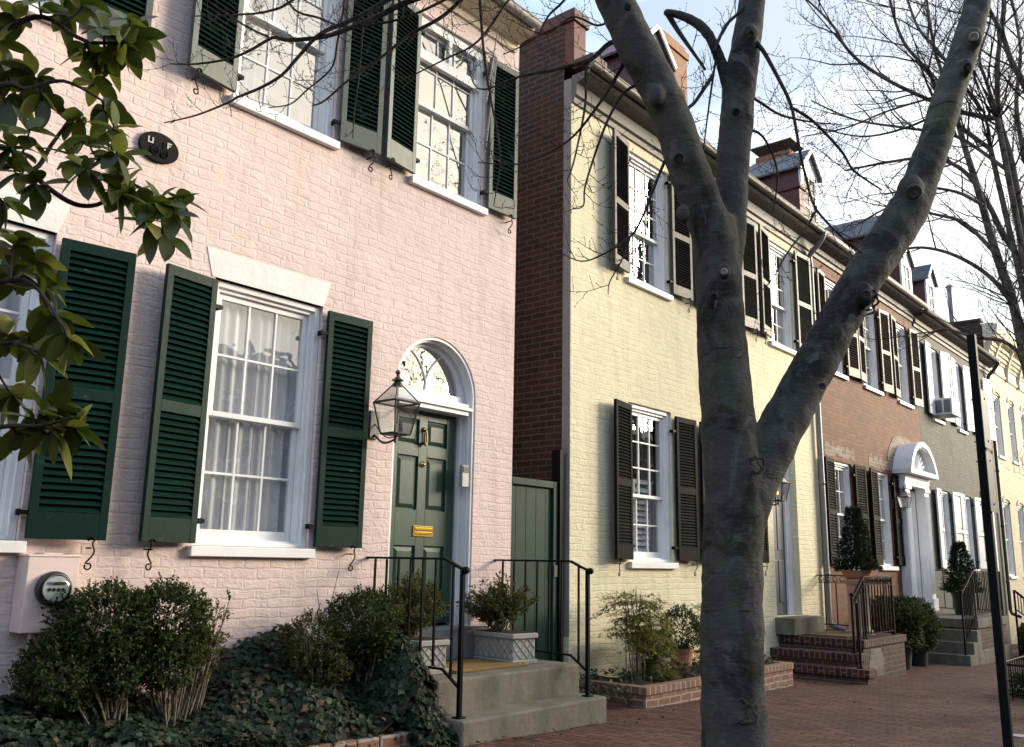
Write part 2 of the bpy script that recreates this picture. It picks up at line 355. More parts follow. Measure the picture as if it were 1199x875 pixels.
def barkmat(name, col, col2, green=.0, scale=1.0, cracks=True):
    a = NM(name); v = a.obj(); mp_ = a.n("ShaderNodeMapping"); a.l(v, mp_.inputs[0]); mp_.inputs['Scale'].default_value = (1, 1, 2.6)
    n1 = a.noise(7*scale, 6, .65, v); n2 = a.noise(22*scale, 5, .7, mp_.outputs[0]); n3 = a.noise(2.2*scale, 5, .65, v, .8)
    c = a.mix(a.ramp(n1, .3, .7), tuple(col), tuple(col2))
    c = a.mix(a.ramp(n3, .50, .585), c, sc(col, .40)); c = a.mix(a.ramp(a.noise(4.2*scale, 6, .7, v, 1.5), .56, .62, (0,0,0,1), (.8,.8,.8,1)), c, sc(col2, 1.55)); c = a.mix(a.ramp(n2, .54, .74, (0,0,0,1), (.42,.42,.42,1)), c, sc(col2, 1.9))
    if green: c = a.mix(a.ramp(a.noise(26, 4, .8, v), .68, .71), c, a.mix(a.ramp(a.noise(3, 3, .6, v), .5, .6), c, (.24, .24, .22)))
    if green: c = a.mix(a.ramp(a.noise(1.6, 5, .7, v), .5, .66, (0,0,0,1), (green, green, green, 1)), c, (.075, .085, .03))
    h = a.math('ADD', n1, a.math('MULTIPLY', n2, .6))
    if cracks:
        w_ = a.n("ShaderNodeMapping"); a.l(v, w_.inputs[0]); w_.inputs['Scale'].default_value = (1, 1, 6)
        k = a.ramp(a.noise(5, 5, .62, w_.outputs[0], 1.2), .62, .70); k = a.mix(1.0, k, a.ramp(a.noise(2.1, 4, .6, v), .40, .5), 'MULTIPLY')
        c = a.mix(k, c, (.022, .021, .019)); h = a.math('SUBTRACT', h, a.math('MULTIPLY', k, .5))
    if False:
        cr_ = a.n("ShaderNodeTexWave", wave_type='BANDS', bands_direction='Z'); cr_.inputs['Scale'].default_value = 3.1; cr_.inputs['Distortion'].default_value = 9; cr_.inputs['Detail'].default_value = 4; cr_.inputs['Detail Scale'].default_value = 1.6
        a.l(v, cr_.inputs['Vector']); k = a.ramp(cr_.outputs['Fac'], .0, .05, (1,1,1,1), (0,0,0,1))
        k = a.mix(1.0, k, a.ramp(a.noise(2.7, 4, .6, v), .5, .57), 'MULTIPLY')
        c = a.mix(k, c, (.016, .015, .014)); h = a.math('SUBTRACT', h, a.math('MULTIPLY', k, 1.2))
    return a.fin(c, .85, a.bump(h, .7, .018), .2)
m_bark = barkmat("smooth grey bark", (.046, .045, .044), (.066, .065, .063), .45)
m_barkd = barkmat("dark scarred bark", (.035, .032, .029), (.060, .055, .05), 0, 2, False)
m_twig = barkmat("twig bark", (.038, .030, .026), (.055, .044, .038), 0, 3, False)
m_twig2 = barkmat("pale twig bark", (.095, .078, .068), (.135, .112, .096), 0, 3, False)
m_cut = stone("pale cut wood", (.30, .28, .24), (.22, .20, .17), 10, .4)
m_stem = barkmat("shrub stem bark", (.20, .165, .12), (.26, .22, .16), 0, 3, False)
m_mag = [leafmat("magnolia leaf dark", (.045, .060, .014), .32, .3, .35), leafmat("magnolia leaf", (.090, .105, .024), .32, .3, .35), leafmat("magnolia leaf light", (.23, .22, .065), .36, .3, .35)]
m_box = [leafmat("boxwood leaf dark", (.022, .038, .012), .65, .25, .2), leafmat("boxwood leaf", (.042, .062, .017), .65, .25, .2), leafmat("boxwood leaf olive", (.085, .090, .028), .65, .25, .2)]
m_boxo = [leafmat("olive boxwood leaf", (.070, .072, .024), .65, .25, .2), leafmat("bronze boxwood leaf", (.12, .10, .035), .65, .25, .2), leafmat("green boxwood leaf", (.042, .055, .018), .65, .25, .2)]
m_ivy = [leafmat("dry ivy leaf", (.11, .075, .045), .8, .1, .1), leafmat("ivy leaf dark", (.009, .019, .010), .55, .12, .22), leafmat("ivy leaf", (.017, .034, .017), .55, .12, .22), leafmat("ivy leaf pale", (.045, .070, .036), .55, .12, .22)]
m_nan = [leafmat("nandina leaf", (.14, .16, .04), .5, .3, .25), leafmat("nandina leaf dark", (.06, .085, .025), .5, .3, .25), leafmat("nandina leaf yellow", (.30, .28, .09), .5, .3, .25), leafmat("nandina leaf red", (.34, .10, .06), .5, .3, .25)]
m_con = [leafmat("spruce needle dark", (.008, .016, .009), .8, .1, .08), leafmat("spruce needle", (.014, .026, .012), .8, .1, .08), leafmat("spruce tip", (.028, .042, .018), .8, .1, .08)]

# ------------------------------------------------------------------ the setting
def sheet(name, x0, x1, y0, y1, dz, mat, n=1, lab=None):
    b = MB(); N = 60
    for i in range(N):
        a, c = x0+(x1-x0)*i/N, x0+(x1-x0)*(i+1)/N
        b.quad((a, y0, gz(a)+dz), (c, y0, gz(c)+dz), (c, y1, gz(c)+dz), (a, y1, gz(a)+dz))
    o = b.build(name, mat); o['kind'] = 'structure'; return o
sheet("ground", -500, 900, -500, 500, -.19, m_ground)
pv = MB(); NX, NY = 330, 44                    # old brick paving, never quite level
def pave_z(x, y): return gz(x)+.007*math.sin(x*2.1+y*1.3)*math.sin(y*2.7-x*.6)+.005*math.sin(x*5.3-y*3.1)+.004*(rnd.random()-.5)
g = [(x, y, pave_z(x, y) if 0 < x < 30 else gz(x)) for j in range(NY+1) for i in range(NX+1) for x, y in ((-12+102*(i/NX)**1.35, -4.62+6.22*j/NY),)]
pv.add(g, [(j*(NX+1)+i, j*(NX+1)+i+1, (j+1)*(NX+1)+i+1, (j+1)*(NX+1)+i) for j in range(NY) for i in range(NX)])
o = pv.build("pavement", m_pave, smooth=True); o['kind'] = 'structure'
kb = MB()
for i in range(60):
    a = -12+1.7*i; c = a+1.692
    kb.add([(a,-4.77,gz(a)-.2),(c,-4.77,gz(c)-.2),(c,-4.62,gz(c)-.2),(a,-4.62,gz(a)-.2),(a,-4.77,gz(a)+.004),(c,-4.77,gz(c)+.004),(c,-4.62,gz(c)+.004),(a,-4.62,gz(a)+.004)],
           [(0,3,2,1),(4,5,6,7),(0,1,5,4),(1,2,6,5),(2,3,7,6),(3,0,4,7)])
o = kb.build("kerb", m_kerb); o['kind'] = 'structure'
sheet("road", -60, 160, -12.2, -4.77, -.14, m_asph)
sheet("far_pavement", -60, 160, -15.0, -12.2, -.02, m_pave)

# ------------------------------------------------------------------ house parts
def front_wall(mb, x0, x1, z0, z1, holes, y=0.0, depth=.24, arch=None):
    """front face with real openings and their reveals; arch = (centre x, radius, spring z, bottom z)"""
    hs = [h[:4] for h in holes]
    if arch: hs.append((arch[0]-arch[1], arch[0]+arch[1], arch[3], arch[2]+arch[1]))
    xs = sorted({x0, x1, *[h[0] for h in hs], *[h[1] for h in hs]}); zs = sorted({z0, z1, *[h[2] for h in hs], *[h[3] for h in hs]})
    for i in range(len(xs)-1):
        for j in range(len(zs)-1):
            cx, cz = (xs[i]+xs[i+1])/2, (zs[j]+zs[j+1])/2
            if any(h[0] < cx < h[1] and h[2] < cz < h[3] for h in hs): continue
            mb.quad((xs[i],y,zs[j]), (xs[i+1],y,zs[j]), (xs[i+1],y,zs[j+1]), (xs[i],y,zs[j+1]))
    for h in holes:
        a, b, c, d = h[:4]
        mb.quad((a,y,c),(a,y,d),(a,y+depth,d),(a,y+depth,c)); mb.quad((b,y,d),(b,y,c),(b,y+depth,c),(b,y+depth,d))
        mb.quad((a,y,d),(b,y,d),(b,y+depth,d),(a,y+depth,d)); mb.quad((b,y,c),(a,y,c),(a,y+depth,c),(b,y+depth,c))
    if arch:
        cx, r, zs_, zb = arch; N = 28; P = [(cx-r*math.cos(math.pi*k/N), zs_+r*math.sin(math.pi*k/N)) for k in range(N+1)]
        top = zs_+r
        for k in range(N):
            (a, c), (b, d) = P[k], P[k+1]; mb.quad((a,y,c), (b,y,d), (b,y,top), (a,y,top)); mb.quad((b,y,d), (a,y,c), (a,y+depth+.12,c), (b,y+depth+.12,d))
        mb.quad((cx-r,y,zb),(cx-r,y,zs_),(cx-r,y+depth+.12,zs_),(cx-r,y+depth+.12,zb)); mb.quad((cx+r,y,zs_),(cx+r,y,zb),(cx+r,y+depth+.12,zb),(cx+r,y+depth+.12,zs_))

def ring(mb, x0, x1, z0, z1, w, y0, y1, wb=None, mi=0):
    wb = w if wb is None else wb
    mb.box(x0, x0+w, y0, y1, z0, z1, mi); mb.box(x1-w, x1, y0, y1, z0, z1, mi)
    mb.box(x0+w, x1-w, y0, y1, z1-w, z1, mi)
    if wb: mb.box(x0+w, x1-w, y0, y1, z0, z0+wb, mi)

def window(house, x0, x1, z0, z1, cols=3, rows=(2, 2), inside='sheer', sill=True, glass=None, y=0.0, meet=.5, sillh=.075):
    f = MB(); yy = y
    ring(f, x0+.002, x1-.002, z0+.002, z1-.002, .05, yy+.035, yy+.11, .03); ring(f, x0+.047, x1-.047, z0+.03, z1-.047, .035, yy+.065, yy+.20, .02)
    w = f.build("window", m_white, house, bevel=.004)
    a, b, c, d = x0+.084, x1-.084, z0+.05, z1-.084; zm = c+(d-c)*meet
    g = MB()
    for (za, zb, yo, nr, nm) in ((zm-.02, d, .095, rows[0], 'upper'), (c, zm+.02, .135, rows[1], 'lower')):
        s = MB(); Y0, Y1 = yy+yo, yy+yo+.037
        ring(s, a, b, za, zb, .045, Y0, Y1, .04 if nm == 'upper' else .075)
        zb0 = za+(.04 if nm == 'upper' else .075)
        for k in range(1, cols):
            xm = a+.045+(b-a-.09)*k/cols; s.box(xm-.0095, xm+.0095, Y0+.006, Y1-.004, zb0, zb-.045)
        for k in range(1, nr):
            zz = zb0+(zb-.045-zb0)*k/nr; s.box(a+.045, b-.045, Y0+.0075, Y1-.0055, zz-.0095, zz+.0095)
        s.build("sash", m_white, w, bevel=.003)
        g.quad((a+.02, Y0+.02, za+.02), (b-.02, Y0+.02, za+.02), (b-.02, Y0+.02, zb-.02), (a+.02, Y0+.02, zb-.02))
    g.build("pane", glass or m_glass, w)
    if sill: MB().box(x0-.035, x1+.035, yy-.055, yy+.033, z0-sillh, z0-.001).build("sill", m_white, w, bevel=.006)
    cm = MB()
    def pleat(xa, xb, yc, amp, zlo, zhi, k):
        n = int((xb-xa)/.012); P = []
        ph = rnd.random()*6
        for i in range(n+1):
            x = xa+(xb-xa)*i/n; P.append((x, yc+amp*math.sin(x*k+ph)+amp*.6*math.sin(x*k*.37+ph*2)))
        for i in range(n): cm.quad((P[i][0],P[i][1],zlo),(P[i+1][0],P[i+1][1],zlo),(P[i+1][0],P[i+1][1],zhi),(P[i][0],P[i][1],zhi))
    if inside == 'sheer':
        pleat(a-.02, b+.02, yy+.205, .016, c-.1, d+.05, 62); cm.build("curtain", m_curt, w, smooth=True)
    elif inside == 'drape':
        pleat(a-.02, a+(b-a)*.34, yy+.27, .02, c-.1, d+.05, 70); pleat(b-(b-a)*.16, b+.03, yy+.27, .02, c-.1, d+.05, 70)
        cm.box(a-.02, b+.02, yy+.33, yy+.335, c+(d-c)*.18, d+.05); cm.build("curtain", m_drape, w, smooth=False)
    elif inside == 'slats':
        zt = c+(d-c)*.52; n = int((zt-c)/.075)
        for i in range(n):
            z = c+.03+i*.075; cm.obox(((a+b)/2, yy+.28, z), (Vector((1,0,0)), Vector((0,.6,.8)), Vector((0,-.8,.6))), ((b-a)/2-.05, .036, .005))
        ring(cm, a, b, c-.03, zt+.05, .05, yy+.262, yy+.292); cm.box((a+b)/2-.03, (a+b)/2+.03, yy+.262, yy+.292, c, zt); cm.build("interior_shutter", m_white, w)
    elif inside == 'blind':
        cm.box(a-.02, b+.02, yy+.24, yy+.25, c+(d-c)*.3, d+.04); cm.build("roller_blind", m_drape, w)
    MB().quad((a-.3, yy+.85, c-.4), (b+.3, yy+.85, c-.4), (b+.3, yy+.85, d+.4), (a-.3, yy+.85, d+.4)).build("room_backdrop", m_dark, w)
    return w

def shutter(house, hx, side, w, z0, z1, ang, mats, style='louver', pitch=.05, mid=.48, dog=True, y=-.035, botr=.17, thick=.036, **kw):
    """side -1: leaf opens to -x of the hinge, +1: to +x"""
    U = Vector((side*math.cos(ang), -math.sin(ang), 0)); T = Vector((-side*math.sin(ang)*1.0, -math.cos(ang), 0)); Z = Vector((0,0,1)); H = Vector((hx, y, 0))
    if side < 0: T = Vector((math.sin(ang), -math.cos(ang), 0))
    else: T = Vector((-math.sin(ang), -math.cos(ang), 0))
    b = MB()
    def bx(u0, u1, za, zb, t0, t1, mi=0): b.obox(H+U*((u0+u1)/2)+T*((t0+t1)/2)+Z*((za+zb)/2), (U, T, Z), ((u1-u0)/2, (t1-t0)/2, (zb-za)/2), mi)
    st, tr, mr = .052, .075, .085; zm = z0+(z1-z0)*mid
    bx(0, st, z0, z1, 0, thick, 1); bx(w-st, w, z0, z1, 0, thick, 1)
    bx(st, w-st, z1-tr, z1, .001, thick-.001, 1); bx(st, w-st, z0, z0+botr, .001, thick-.001, 1)
    secs = [(z0+botr, z1-tr)]
    if mid: bx(st, w-st, zm-mr/2, zm+mr/2, .001, thick-.001, 1); secs = [(z0+botr, zm-mr/2), (zm+mr/2, z1-tr)]
    bx(st, w-st, z0+.03, z1-.03, .002, .008, 0)
    for za, zb in secs:
        if style == 'panel':
            bx(st, w-st, za, zb, .008, .014, 1); bx(st+.03, w-st-.03, za+.04, zb-.04, .014, .024, 1); continue
        n = max(1, int((zb-za)/pitch)); p = (zb-za)/n; tl = R(38)
        for i in range(n):
            jit = (rnd.random()-.5)*.10
            c, s_ = math.cos(tl+jit), math.sin(tl+jit); A = Z*c - T*s_; B = Z*s_ + T*c      # top leans back to the wall
            b.obox(H+U*(w/2)+T*(thick*.52)+Z*(za+p*(i+.5)), (U, A, B), (w/2-st, p*.62, .0035), 0)
    o = b.build("shutter", mats, house, bevel=.002)
    for zz in (z0+.16, z1-.2):                                             # strap hinges
        hb = MB(); hb.obox(H+U*-.02+Z*zz+T*.018, (U, T, Z), (.05, .012, .014)); hb.obox(H+U*-.05+Z*zz+T*-.01, (U, T, Z), (.008, .032, .02)); hb.build("hinge", m_iron, o)
    if dog:
        d = MB(); c = H+U*(w-.09)+T*(thick+.004)+Z*(z0-.02); P = []
        for k in range(11): a = R(200-k*26); P.append(c+U*(.018*math.cos(a)*1.0)+Z*(.018*math.sin(a)+.02))
        for k in range(1, 8): P.append(c+U*(.026*math.sin(k*.55))+Z*(.0-.018*k)+T*(-.003*k))
        for k in range(9): a = R(60-k*34); P.append(c+U*(.0+.020*math.cos(a))+Z*(-.145+.02*math.sin(a))+T*-.024)
        d.tube(smooth_path(P, 2), .0055, 6); d.tube([c+Z*-.03, c+Z*-.03-T*.09], .006, 6); d.build("shutter_dog", m_iron, o, smooth=True)
    return o

def eave(house, x0, x1, zt, mat, gmat, out=.33, fr=.26, gutter=True, gr=.055):
    b = MB()
    P = [(.0, zt-fr), (-.03, zt-fr), (-.035, zt-fr+.07), (-.07, zt-fr+.09), (-.075, zt-.12), (-out+.10, zt-.075), (-out+.06, zt-.05), (-out+.05, zt-.002), (.0, zt-.002)]
    b.prism(P, x0, x1, 0, 'yz'); o = b.build("cornice", mat, house)
    if gutter:
        g = MB(); n = 10; ci = []
        for x in (x0-.06, x1+.0):
            for rr in (gr, gr-.006):
                for k in range(n+1):
                    a = math.pi+math.pi*k/n; ci.append((x, -out+.0+rr*math.cos(a), zt+.03+rr*math.sin(a)*1.15))
        m = n+1; F = [(k, k+1, 2*m+k+1, 2*m+k) for k in range(n)] + [(m+k+1, m+k, 3*m+k, 3*m+k+1) for k in range(n)]
        F += [tuple(range(n, -1, -1)), tuple(2*m+k for k in range(n+1)), (0, m, 3*m, 2*m), (n, 2*m+n, 3*m+n, m+n)]
        g.add(ci, F); g.tube([(x0-.06, -out-gr, zt+.03), (x1, -out-gr, zt+.03)], .011, 8); g.build("gutter", gmat, house)
    return o
def box_shell(mb, x0, x1, y1, z0, z1):
    mb.quad((x0,0,z0),(x0,0,z1),(x0,y1,z1),(x0,y1,z0)); mb.quad((x1,0,z1),(x1,0,z0),(x1,y1,z0),(x1,y1,z1)); mb.quad((x1,y1,z0),(x0,y1,z0),(x0,y1,z1),(x1,y1,z1))
def gable_roof(house, x0, x1, y0, ym, y1, ze, zr, mat, seams=True):
    b = MB(); t = .05
    b.prism([(y0, ze), (ym, zr), (y1, ze), (y1, ze-t), (ym, zr-t), (y0, ze-t)], x0, x1, 0, 'yz')
    if seams:
        n = int((x1-x0)/.45); L = math.hypot(ym-y0, zr-ze); A = Vector((0, (ym-y0)/L, (zr-ze)/L)); B = Vector((0, -A.z, A.y))
        for i in range(1, n): b.obox(Vector((x0+(x1-x0)*i/n, (y0+ym)/2, (ze+zr)/2))+B*.015, (Vector((1,0,0)), A, B), (.012, L/2-.01, .02))
    return b.build("roof", mat, house)
def dormer(house, xa, xb, yf, zb, zt, back, cheek, roofm, peak=.42, cols=2, rows=(2,2), over=.08):
    """gabled dormer standing on the front slope: its window, cheeks and roof"""
    d = MB(); h0, h1, z0, z1 = xa+.10, xb-.10, zb+.12, zt-.10
    for (a, b, c, e) in ((xa, h0, zb, zt), (h1, xb, zb, zt), (h0, h1, zb, z0), (h0, h1, z1, zt)): d.box(a, b, yf, yf+.05, c, e)
    xm = (xa+xb)/2; d.prism([(xa, zt), (xb, zt), (xm, zt+peak)], yf, yf+.05)
    o = d.build("dormer", m_white, house)
    k = MB(); k.box(xa+.02, xa+.05, yf+.052, back, zb, zt); k.box(xb-.05, xb-.02, yf+.052, back, zb, zt); k.build("dormer_cheek", cheek, o)
    r = MB(); t = .04
    P = [(xa-over, zt-.04), (xm, zt+peak+.04), (xb+over, zt-.04), (xb+over, zt-.04-t), (xm, zt+peak), (xa-over, zt-.04-t)]
    r.prism(P, yf-.07, back+.3); r.build("dormer_roof", roofm, o)
    t_ = MB()
    for sgn, xe in ((-1, xa-over), (1, xb+over)):
        A = Vector((xm-xe, 0, peak+.08)).normalized(); t_.obox(((xe+xm)/2, yf-.085, zt+peak/2-.02), (A, Vector((0,1,0)), A.cross(Vector((0,1,0)))), (math.hypot(xm-xe, peak)/2, .012, .035))
    t_.build("barge_board", m_white, o)
    s = MB(); zmid = (z0+z1)/2
    ring(s, h0+.001, h1-.001, z0+.001, z1-.001, .04, yf+.012, yf+.045, .05); s.box(h0+.04, h1-.04, yf+.015, yf+.043, zmid-.02, zmid+.02)
    for i in range(1, cols): x = h0+.04+(h1-h0-.08)*i/cols; s.box(x-.009, x+.009, yf+.018, yf+.040, z0+.05, z1-.04)
    for i in (1, 3): z = z0+.05+(z1-z0-.09)*i/4; s.box(h0+.04, h1-.04, yf+.019, yf+.039, z-.008, z+.008)
    s.build("sash", m_white, o)
    MB().quad((h0+.01, yf+.03, z0+.01), (h1-.01, yf+.03, z0+.01), (h1-.01, yf+.03, z1-.01), (h0+.01, yf+.03, z1-.01)).build("pane", m_glass, o)
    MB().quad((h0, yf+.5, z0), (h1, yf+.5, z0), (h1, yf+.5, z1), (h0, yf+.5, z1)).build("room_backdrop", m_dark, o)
    return o
def chimney(house, x0, x1, y0, y1, z0, z1, mat, hood=False):
    b = MB(); b.box(x0, x1, y0, y1, z0, z1-.3); b.box(x0-.04, x1+.04, y0-.04, y1+.04, z1-.3, z1-.15); b.box(x0+.02, x1-.02, y0+.02, y1-.02, z1-.15, z1)
    o = b.build("chimney", mat, house)
    if hood:
        c = MB(); xm, ym = (x0+x1)/2, (y0+y1)/2
        for dx in (-.14, .14):
            for dy in (-.1, .1): c.tube([(xm+dx, ym+dy, z1), (xm+dx, ym+dy, z1+.18)], .012, 6)
        c.box(x0-.06, x1+.06, y0-.06, y1+.06, z1+.18, z1+.205); c.build("chimney_hood", m_lead, o)
    return o
def lintel(house, x0, x1, z0, z1, splay, mat):
    MB().prism([(x0, z0), (x1, z0), (x1+splay, z1), (x0-splay, z1)], -.006, .05).build("lintel", mat, house)
def downspout(house, x, y, z0, z1, zg, mat, kick=.25):
    b = MB(); P = [(x, -.33, zg), (x, -.34, zg-.10), (x, -.24, zg-.24), (x, y, zg-.42), (x, y, zg-.6), (x, y, z0+.18), (x, y-.03, z0+.08), (x, y-kick, z0)]
    b.tube(smooth_path(P[:5], 4)+[Vector(p) for p in P[5:]], .047, 12)
    z = z0+.9
    while z < zg-.6: b.lathe([(.047,-.03),(.053,-.03),(.053,.03),(.047,.03)], (x, y, z), 12); z += 1.5
    b.build("downspout", mat, house, smooth=True)

# ================================================================== the pink house
H1 = thing("pink_house", "pale pink painted brick house with dark green louvred shutters and an arched green front door", "house", (0, 0, 0))
PW1 = [(x0, x1, 1.475, 3.49) for x0, x1 in ((1.28, 2.31), (3.49, 4.51))]
PW2 = [(1.20, 2.22, 5.0, 6.80), (3.50, 4.51, 5.0, 6.80), (5.45, 6.46, 5.0, 6.80)]
ARCH = (5.90, .535, 2.965, .80)
w = MB(); front_wall(w, -3.5, 7.01, -1.2, 7.35, PW1+PW2, arch=ARCH); box_shell(w, -3.5, 7.01, 8.0, -1.2, 7.35)
w.quad((-3.5, 0, 7.34), (7.01, 0, 7.34), (7.01, 8, 7.34), (-3.5, 8, 7.34)); w.build("wall", m_pink, H1)
for i, h in enumerate(PW1):
    window(H1, *h, 3, (2, 2), 'sheer'); lintel(H1, h[0]-.03, h[1]+.0, 3.49, 3.71, .065, m_lint)
for i, h in enumerate(PW2): window(H1, *h, 3, (2, 2), 'drape', glass=m_glass_hi)
gm = [m_green, m_greenf]; gw = [m_green, m_greenw]
shutter(H1, 2.33, 1, .475, 1.49, 3.45, R(9), gm, dog=True, pitch=.043); shutter(H1, 3.47, -1, .445, 1.49, 3.45, R(9), gm, pitch=.043); shutter(H1, 4.53, 1, .46, 1.49, 3.45, R(3), gm, pitch=.043)
shutter(H1, 1.26, -1, .46, 1.49, 3.45, R(6), gm, pitch=.043)
shutter(H1, 2.24, 1, .50, 5.01, 6.74, R(3), gw, mid=0, botr=.2, pitch=.043); shutter(H1, 3.48, -1, .45, 5.01, 6.74, R(9), gw, mid=0, botr=.2, pitch=.043)
shutter(H1, 4.53, 1, .43, 5.01, 6.74, R(7), gw, mid=0, botr=.2, pitch=.043); shutter(H1, 5.43, -1, .43, 5.01, 6.74, R(9), gw, mid=0, botr=.2, pitch=.043)
shutter(H1, 6.48, 1, .43, 5.01, 6.74, R(3), gw, mid=0, botr=.2, pitch=.043); shutter(H1, 1.18, -1, .46, 5.01, 6.74, R(6), gw, mid=0, botr=.2, pitch=.043)
eave(H1, -3.5, 6.93, 7.22, m_corncream, m_gutw, .34, .20)
tr = MB(); ring(tr, 5.50, 6.41, 6.33, 6.75, .05, .036, .09, .11); tr.box(5.93, 5.98, .037, .085, 6.44, 6.70)
tr.build("transom_bar", m_white, H1, bevel=.004)
st = MB(); st.tube([(6.44, -.02, 5.5), (6.30, -.30, 6.55)], .009, 6); st.tube([(5.98, -.02, 6.45), (6.30, -.30, 6.85), (6.44, -.03, 6.2)], .010, 6); st.tube([(6.44, -.02, 6.85), (6.30, -.30, 6.55), (5.7, -.03, 6.75)], .009, 6)
st.build("awning_arm", m_gutw, H1)
chimney(H1, 6.15, 6.99, 1.2, 2.4, 7.3, 9.8, m_pink); MB().box(5.6, 6.1, .9, 2.5, 7.36, 9.4).build("roof_hatch", m_roofgrey, H1)
# door
DX0, DX1, DY, DZ0, DZ1 = 5.465, 6.335, .17, .83, 2.80
def arch_band(mb, cx, r, zs_, zb, o0, o1, y0, y1, N=32):
    P = []
    for rr in (r-o0, r-o1):
        P.append([(cx-rr, zb)] + [(cx-rr*math.cos(math.pi*k/N), zs_+rr*math.sin(math.pi*k/N)) for k in range(N+1)] + [(cx+rr, zb)])
    A, B = P
    for k in range(len(A)-1):
        (a, c), (b, d), (e, g), (f, h) = A[k], A[k+1], B[k+1], B[k]
        mb.add([(a,y0,c),(b,y0,d),(e,y0,g),(f,y0,h),(a,y1,c),(b,y1,d),(e,y1,g),(f,y1,h)], [(0,1,2,3),(7,6,5,4),(0,4,5,1),(3,2,6,7)])
fr = MB()
arch_band(fr, *ARCH, .002, .030, .012, .05); arch_band(fr, *ARCH, .004, .045, .05, .078); arch_band(fr, *ARCH, .003, .022, .078, .16); arch_band(fr, *ARCH, .004, .075, .13, .25)
fr.box(5.44, 6.36, .02, .21, 2.80, 2.845); fr.box(5.40, 6.40, -.005, .21, 2.845, 2.875); fr.box(5.43, 6.37, .03, .21, 2.875, 2.915)
fr.box(5.45, 6.35, .10, .20, 2.915, 2.99)
dr = fr.build("door_surround", m_white, H1, bevel=.003)
def arc(cx, cz, r, a0, a1, y, n=14): return [(cx+r*math.cos(a0+(a1-a0)*k/n), y, cz+r*math.sin(a0+(a1-a0)*k/n)) for k in range(n+1)]
fl = MB(); arch_band(fl, 5.90, .462, 2.99, 2.985, 0, .035, .155, .19)
fl.tube(arc(5.47, 2.99, .44, 0, R(58), .17), .009, 6); fl.tube(arc(6.33, 2.99, .44, R(180), R(122), .17), .009, 6); fl.build("fanlight", m_white, H1, smooth=False)
gl = MB(); N = 20; gl.add([(5.9, .175, 2.98)]+[(5.9-.45*math.cos(math.pi*k/N), .175, 2.98+.45*math.sin(math.pi*k/N)) for k in range(N+1)], [(0, k, k+1) for k in range(1, N+1)]); gl.build("fanlight_pane", m_glass_hi, H1)
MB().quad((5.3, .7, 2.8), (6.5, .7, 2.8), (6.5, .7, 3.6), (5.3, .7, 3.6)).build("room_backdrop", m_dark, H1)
d = MB(); xm = 5.90
for a, b in ((DX0, DX0+.115), (xm-.055, xm+.055), (DX1-.115, DX1)): d.box(a, b, DY, DY+.045, DZ0, DZ1)
rows = ((.83, 1.02), (1.53, 1.86), (2.36, 2.47), (2.71, 2.80))
for za, zb in rows:
    for a, b in ((DX0+.115, xm-.055), (xm+.055, DX1-.115)): d.box(a, b, DY+.0005, DY+.0445, za, zb)
for za, zb in ((1.02, 1.53), (1.86, 2.36), (2.47, 2.71)):
    for a, b in ((DX0+.115, xm-.055), (xm+.055, DX1-.115)):
        d.box(a, b, DY+.022, DY+.04, za, zb)
        d.add([(a+.012,DY+.0215,za+.012),(b-.012,DY+.0215,za+.012),(b-.012,DY+.0215,zb-.012),(a+.012,DY+.0215,zb-.012),(a+.05,DY+.006,za+.05),(b-.05,DY+.006,za+.05),(b-.05,DY+.006,zb-.05),(a+.05,DY+.006,zb-.05)],
              [(0,1,5,4),(1,2,6,5),(2,3,7,6),(3,0,4,7),(4,5,6,7)])
door = d.build("door", m_doorg, H1, bevel=.003)
k = MB(); k.box(5.925-.12, 5.925+.14, DY-.010, DY, 1.615, 1.715); k.box(5.925-.10, 5.925+.12, DY-.016, DY-.010, 1.635, 1.66); k.box(5.925-.10, 5.925+.12, DY-.019, DY-.010, 1.672, 1.697); k.build("mail_slot", m_brass, door, bevel=.003)
k = MB(); k.lathe([(.001,0),(.024,0),(.022,.012),(.001,.016)], (5.90, DY-.001, 2.62), 12, 0, (Vector((1,0,0)), Vector((0,0,1)), Vector((0,-1,0))))
P = [Vector((5.90-.025*math.sin(R(q))*1.0, DY-.035-.012*math.cos(R(q*.5)), 2.62-.05+.075*math.cos(R(q))-.03)) for q in range(0, 361, 24)]
k.tube(P, .009, 8); k.blob((5.90, DY-.02, 2.49), .02); k.build("door_knocker", m_bronze, door, smooth=True)
k = MB(); k.lathe([(.001,0),(.030,0),(.028,.01),(.014,.014),(.012,.03),(.001,.032)], (5.90, DY, 2.29), 14, 0, (Vector((1,0,0)), Vector((0,0,1)), Vector((0,-1,0)))); k.build("lock", m_brass, door, smooth=True)
k = MB(); k.box(6.28, 6.375, .006, .05, 2.10, 2.31); kp = k.build("intercom", m_steel, H1, bevel=.006); MB().box(6.29, 6.365, .001, .005, 2.24, 2.30).build("intercom_screen", m_mdark, kp)
MB().box(5.18, 6.60, -.10, .30, .52, .80).build("threshold", m_blue, H1, bevel=.01)

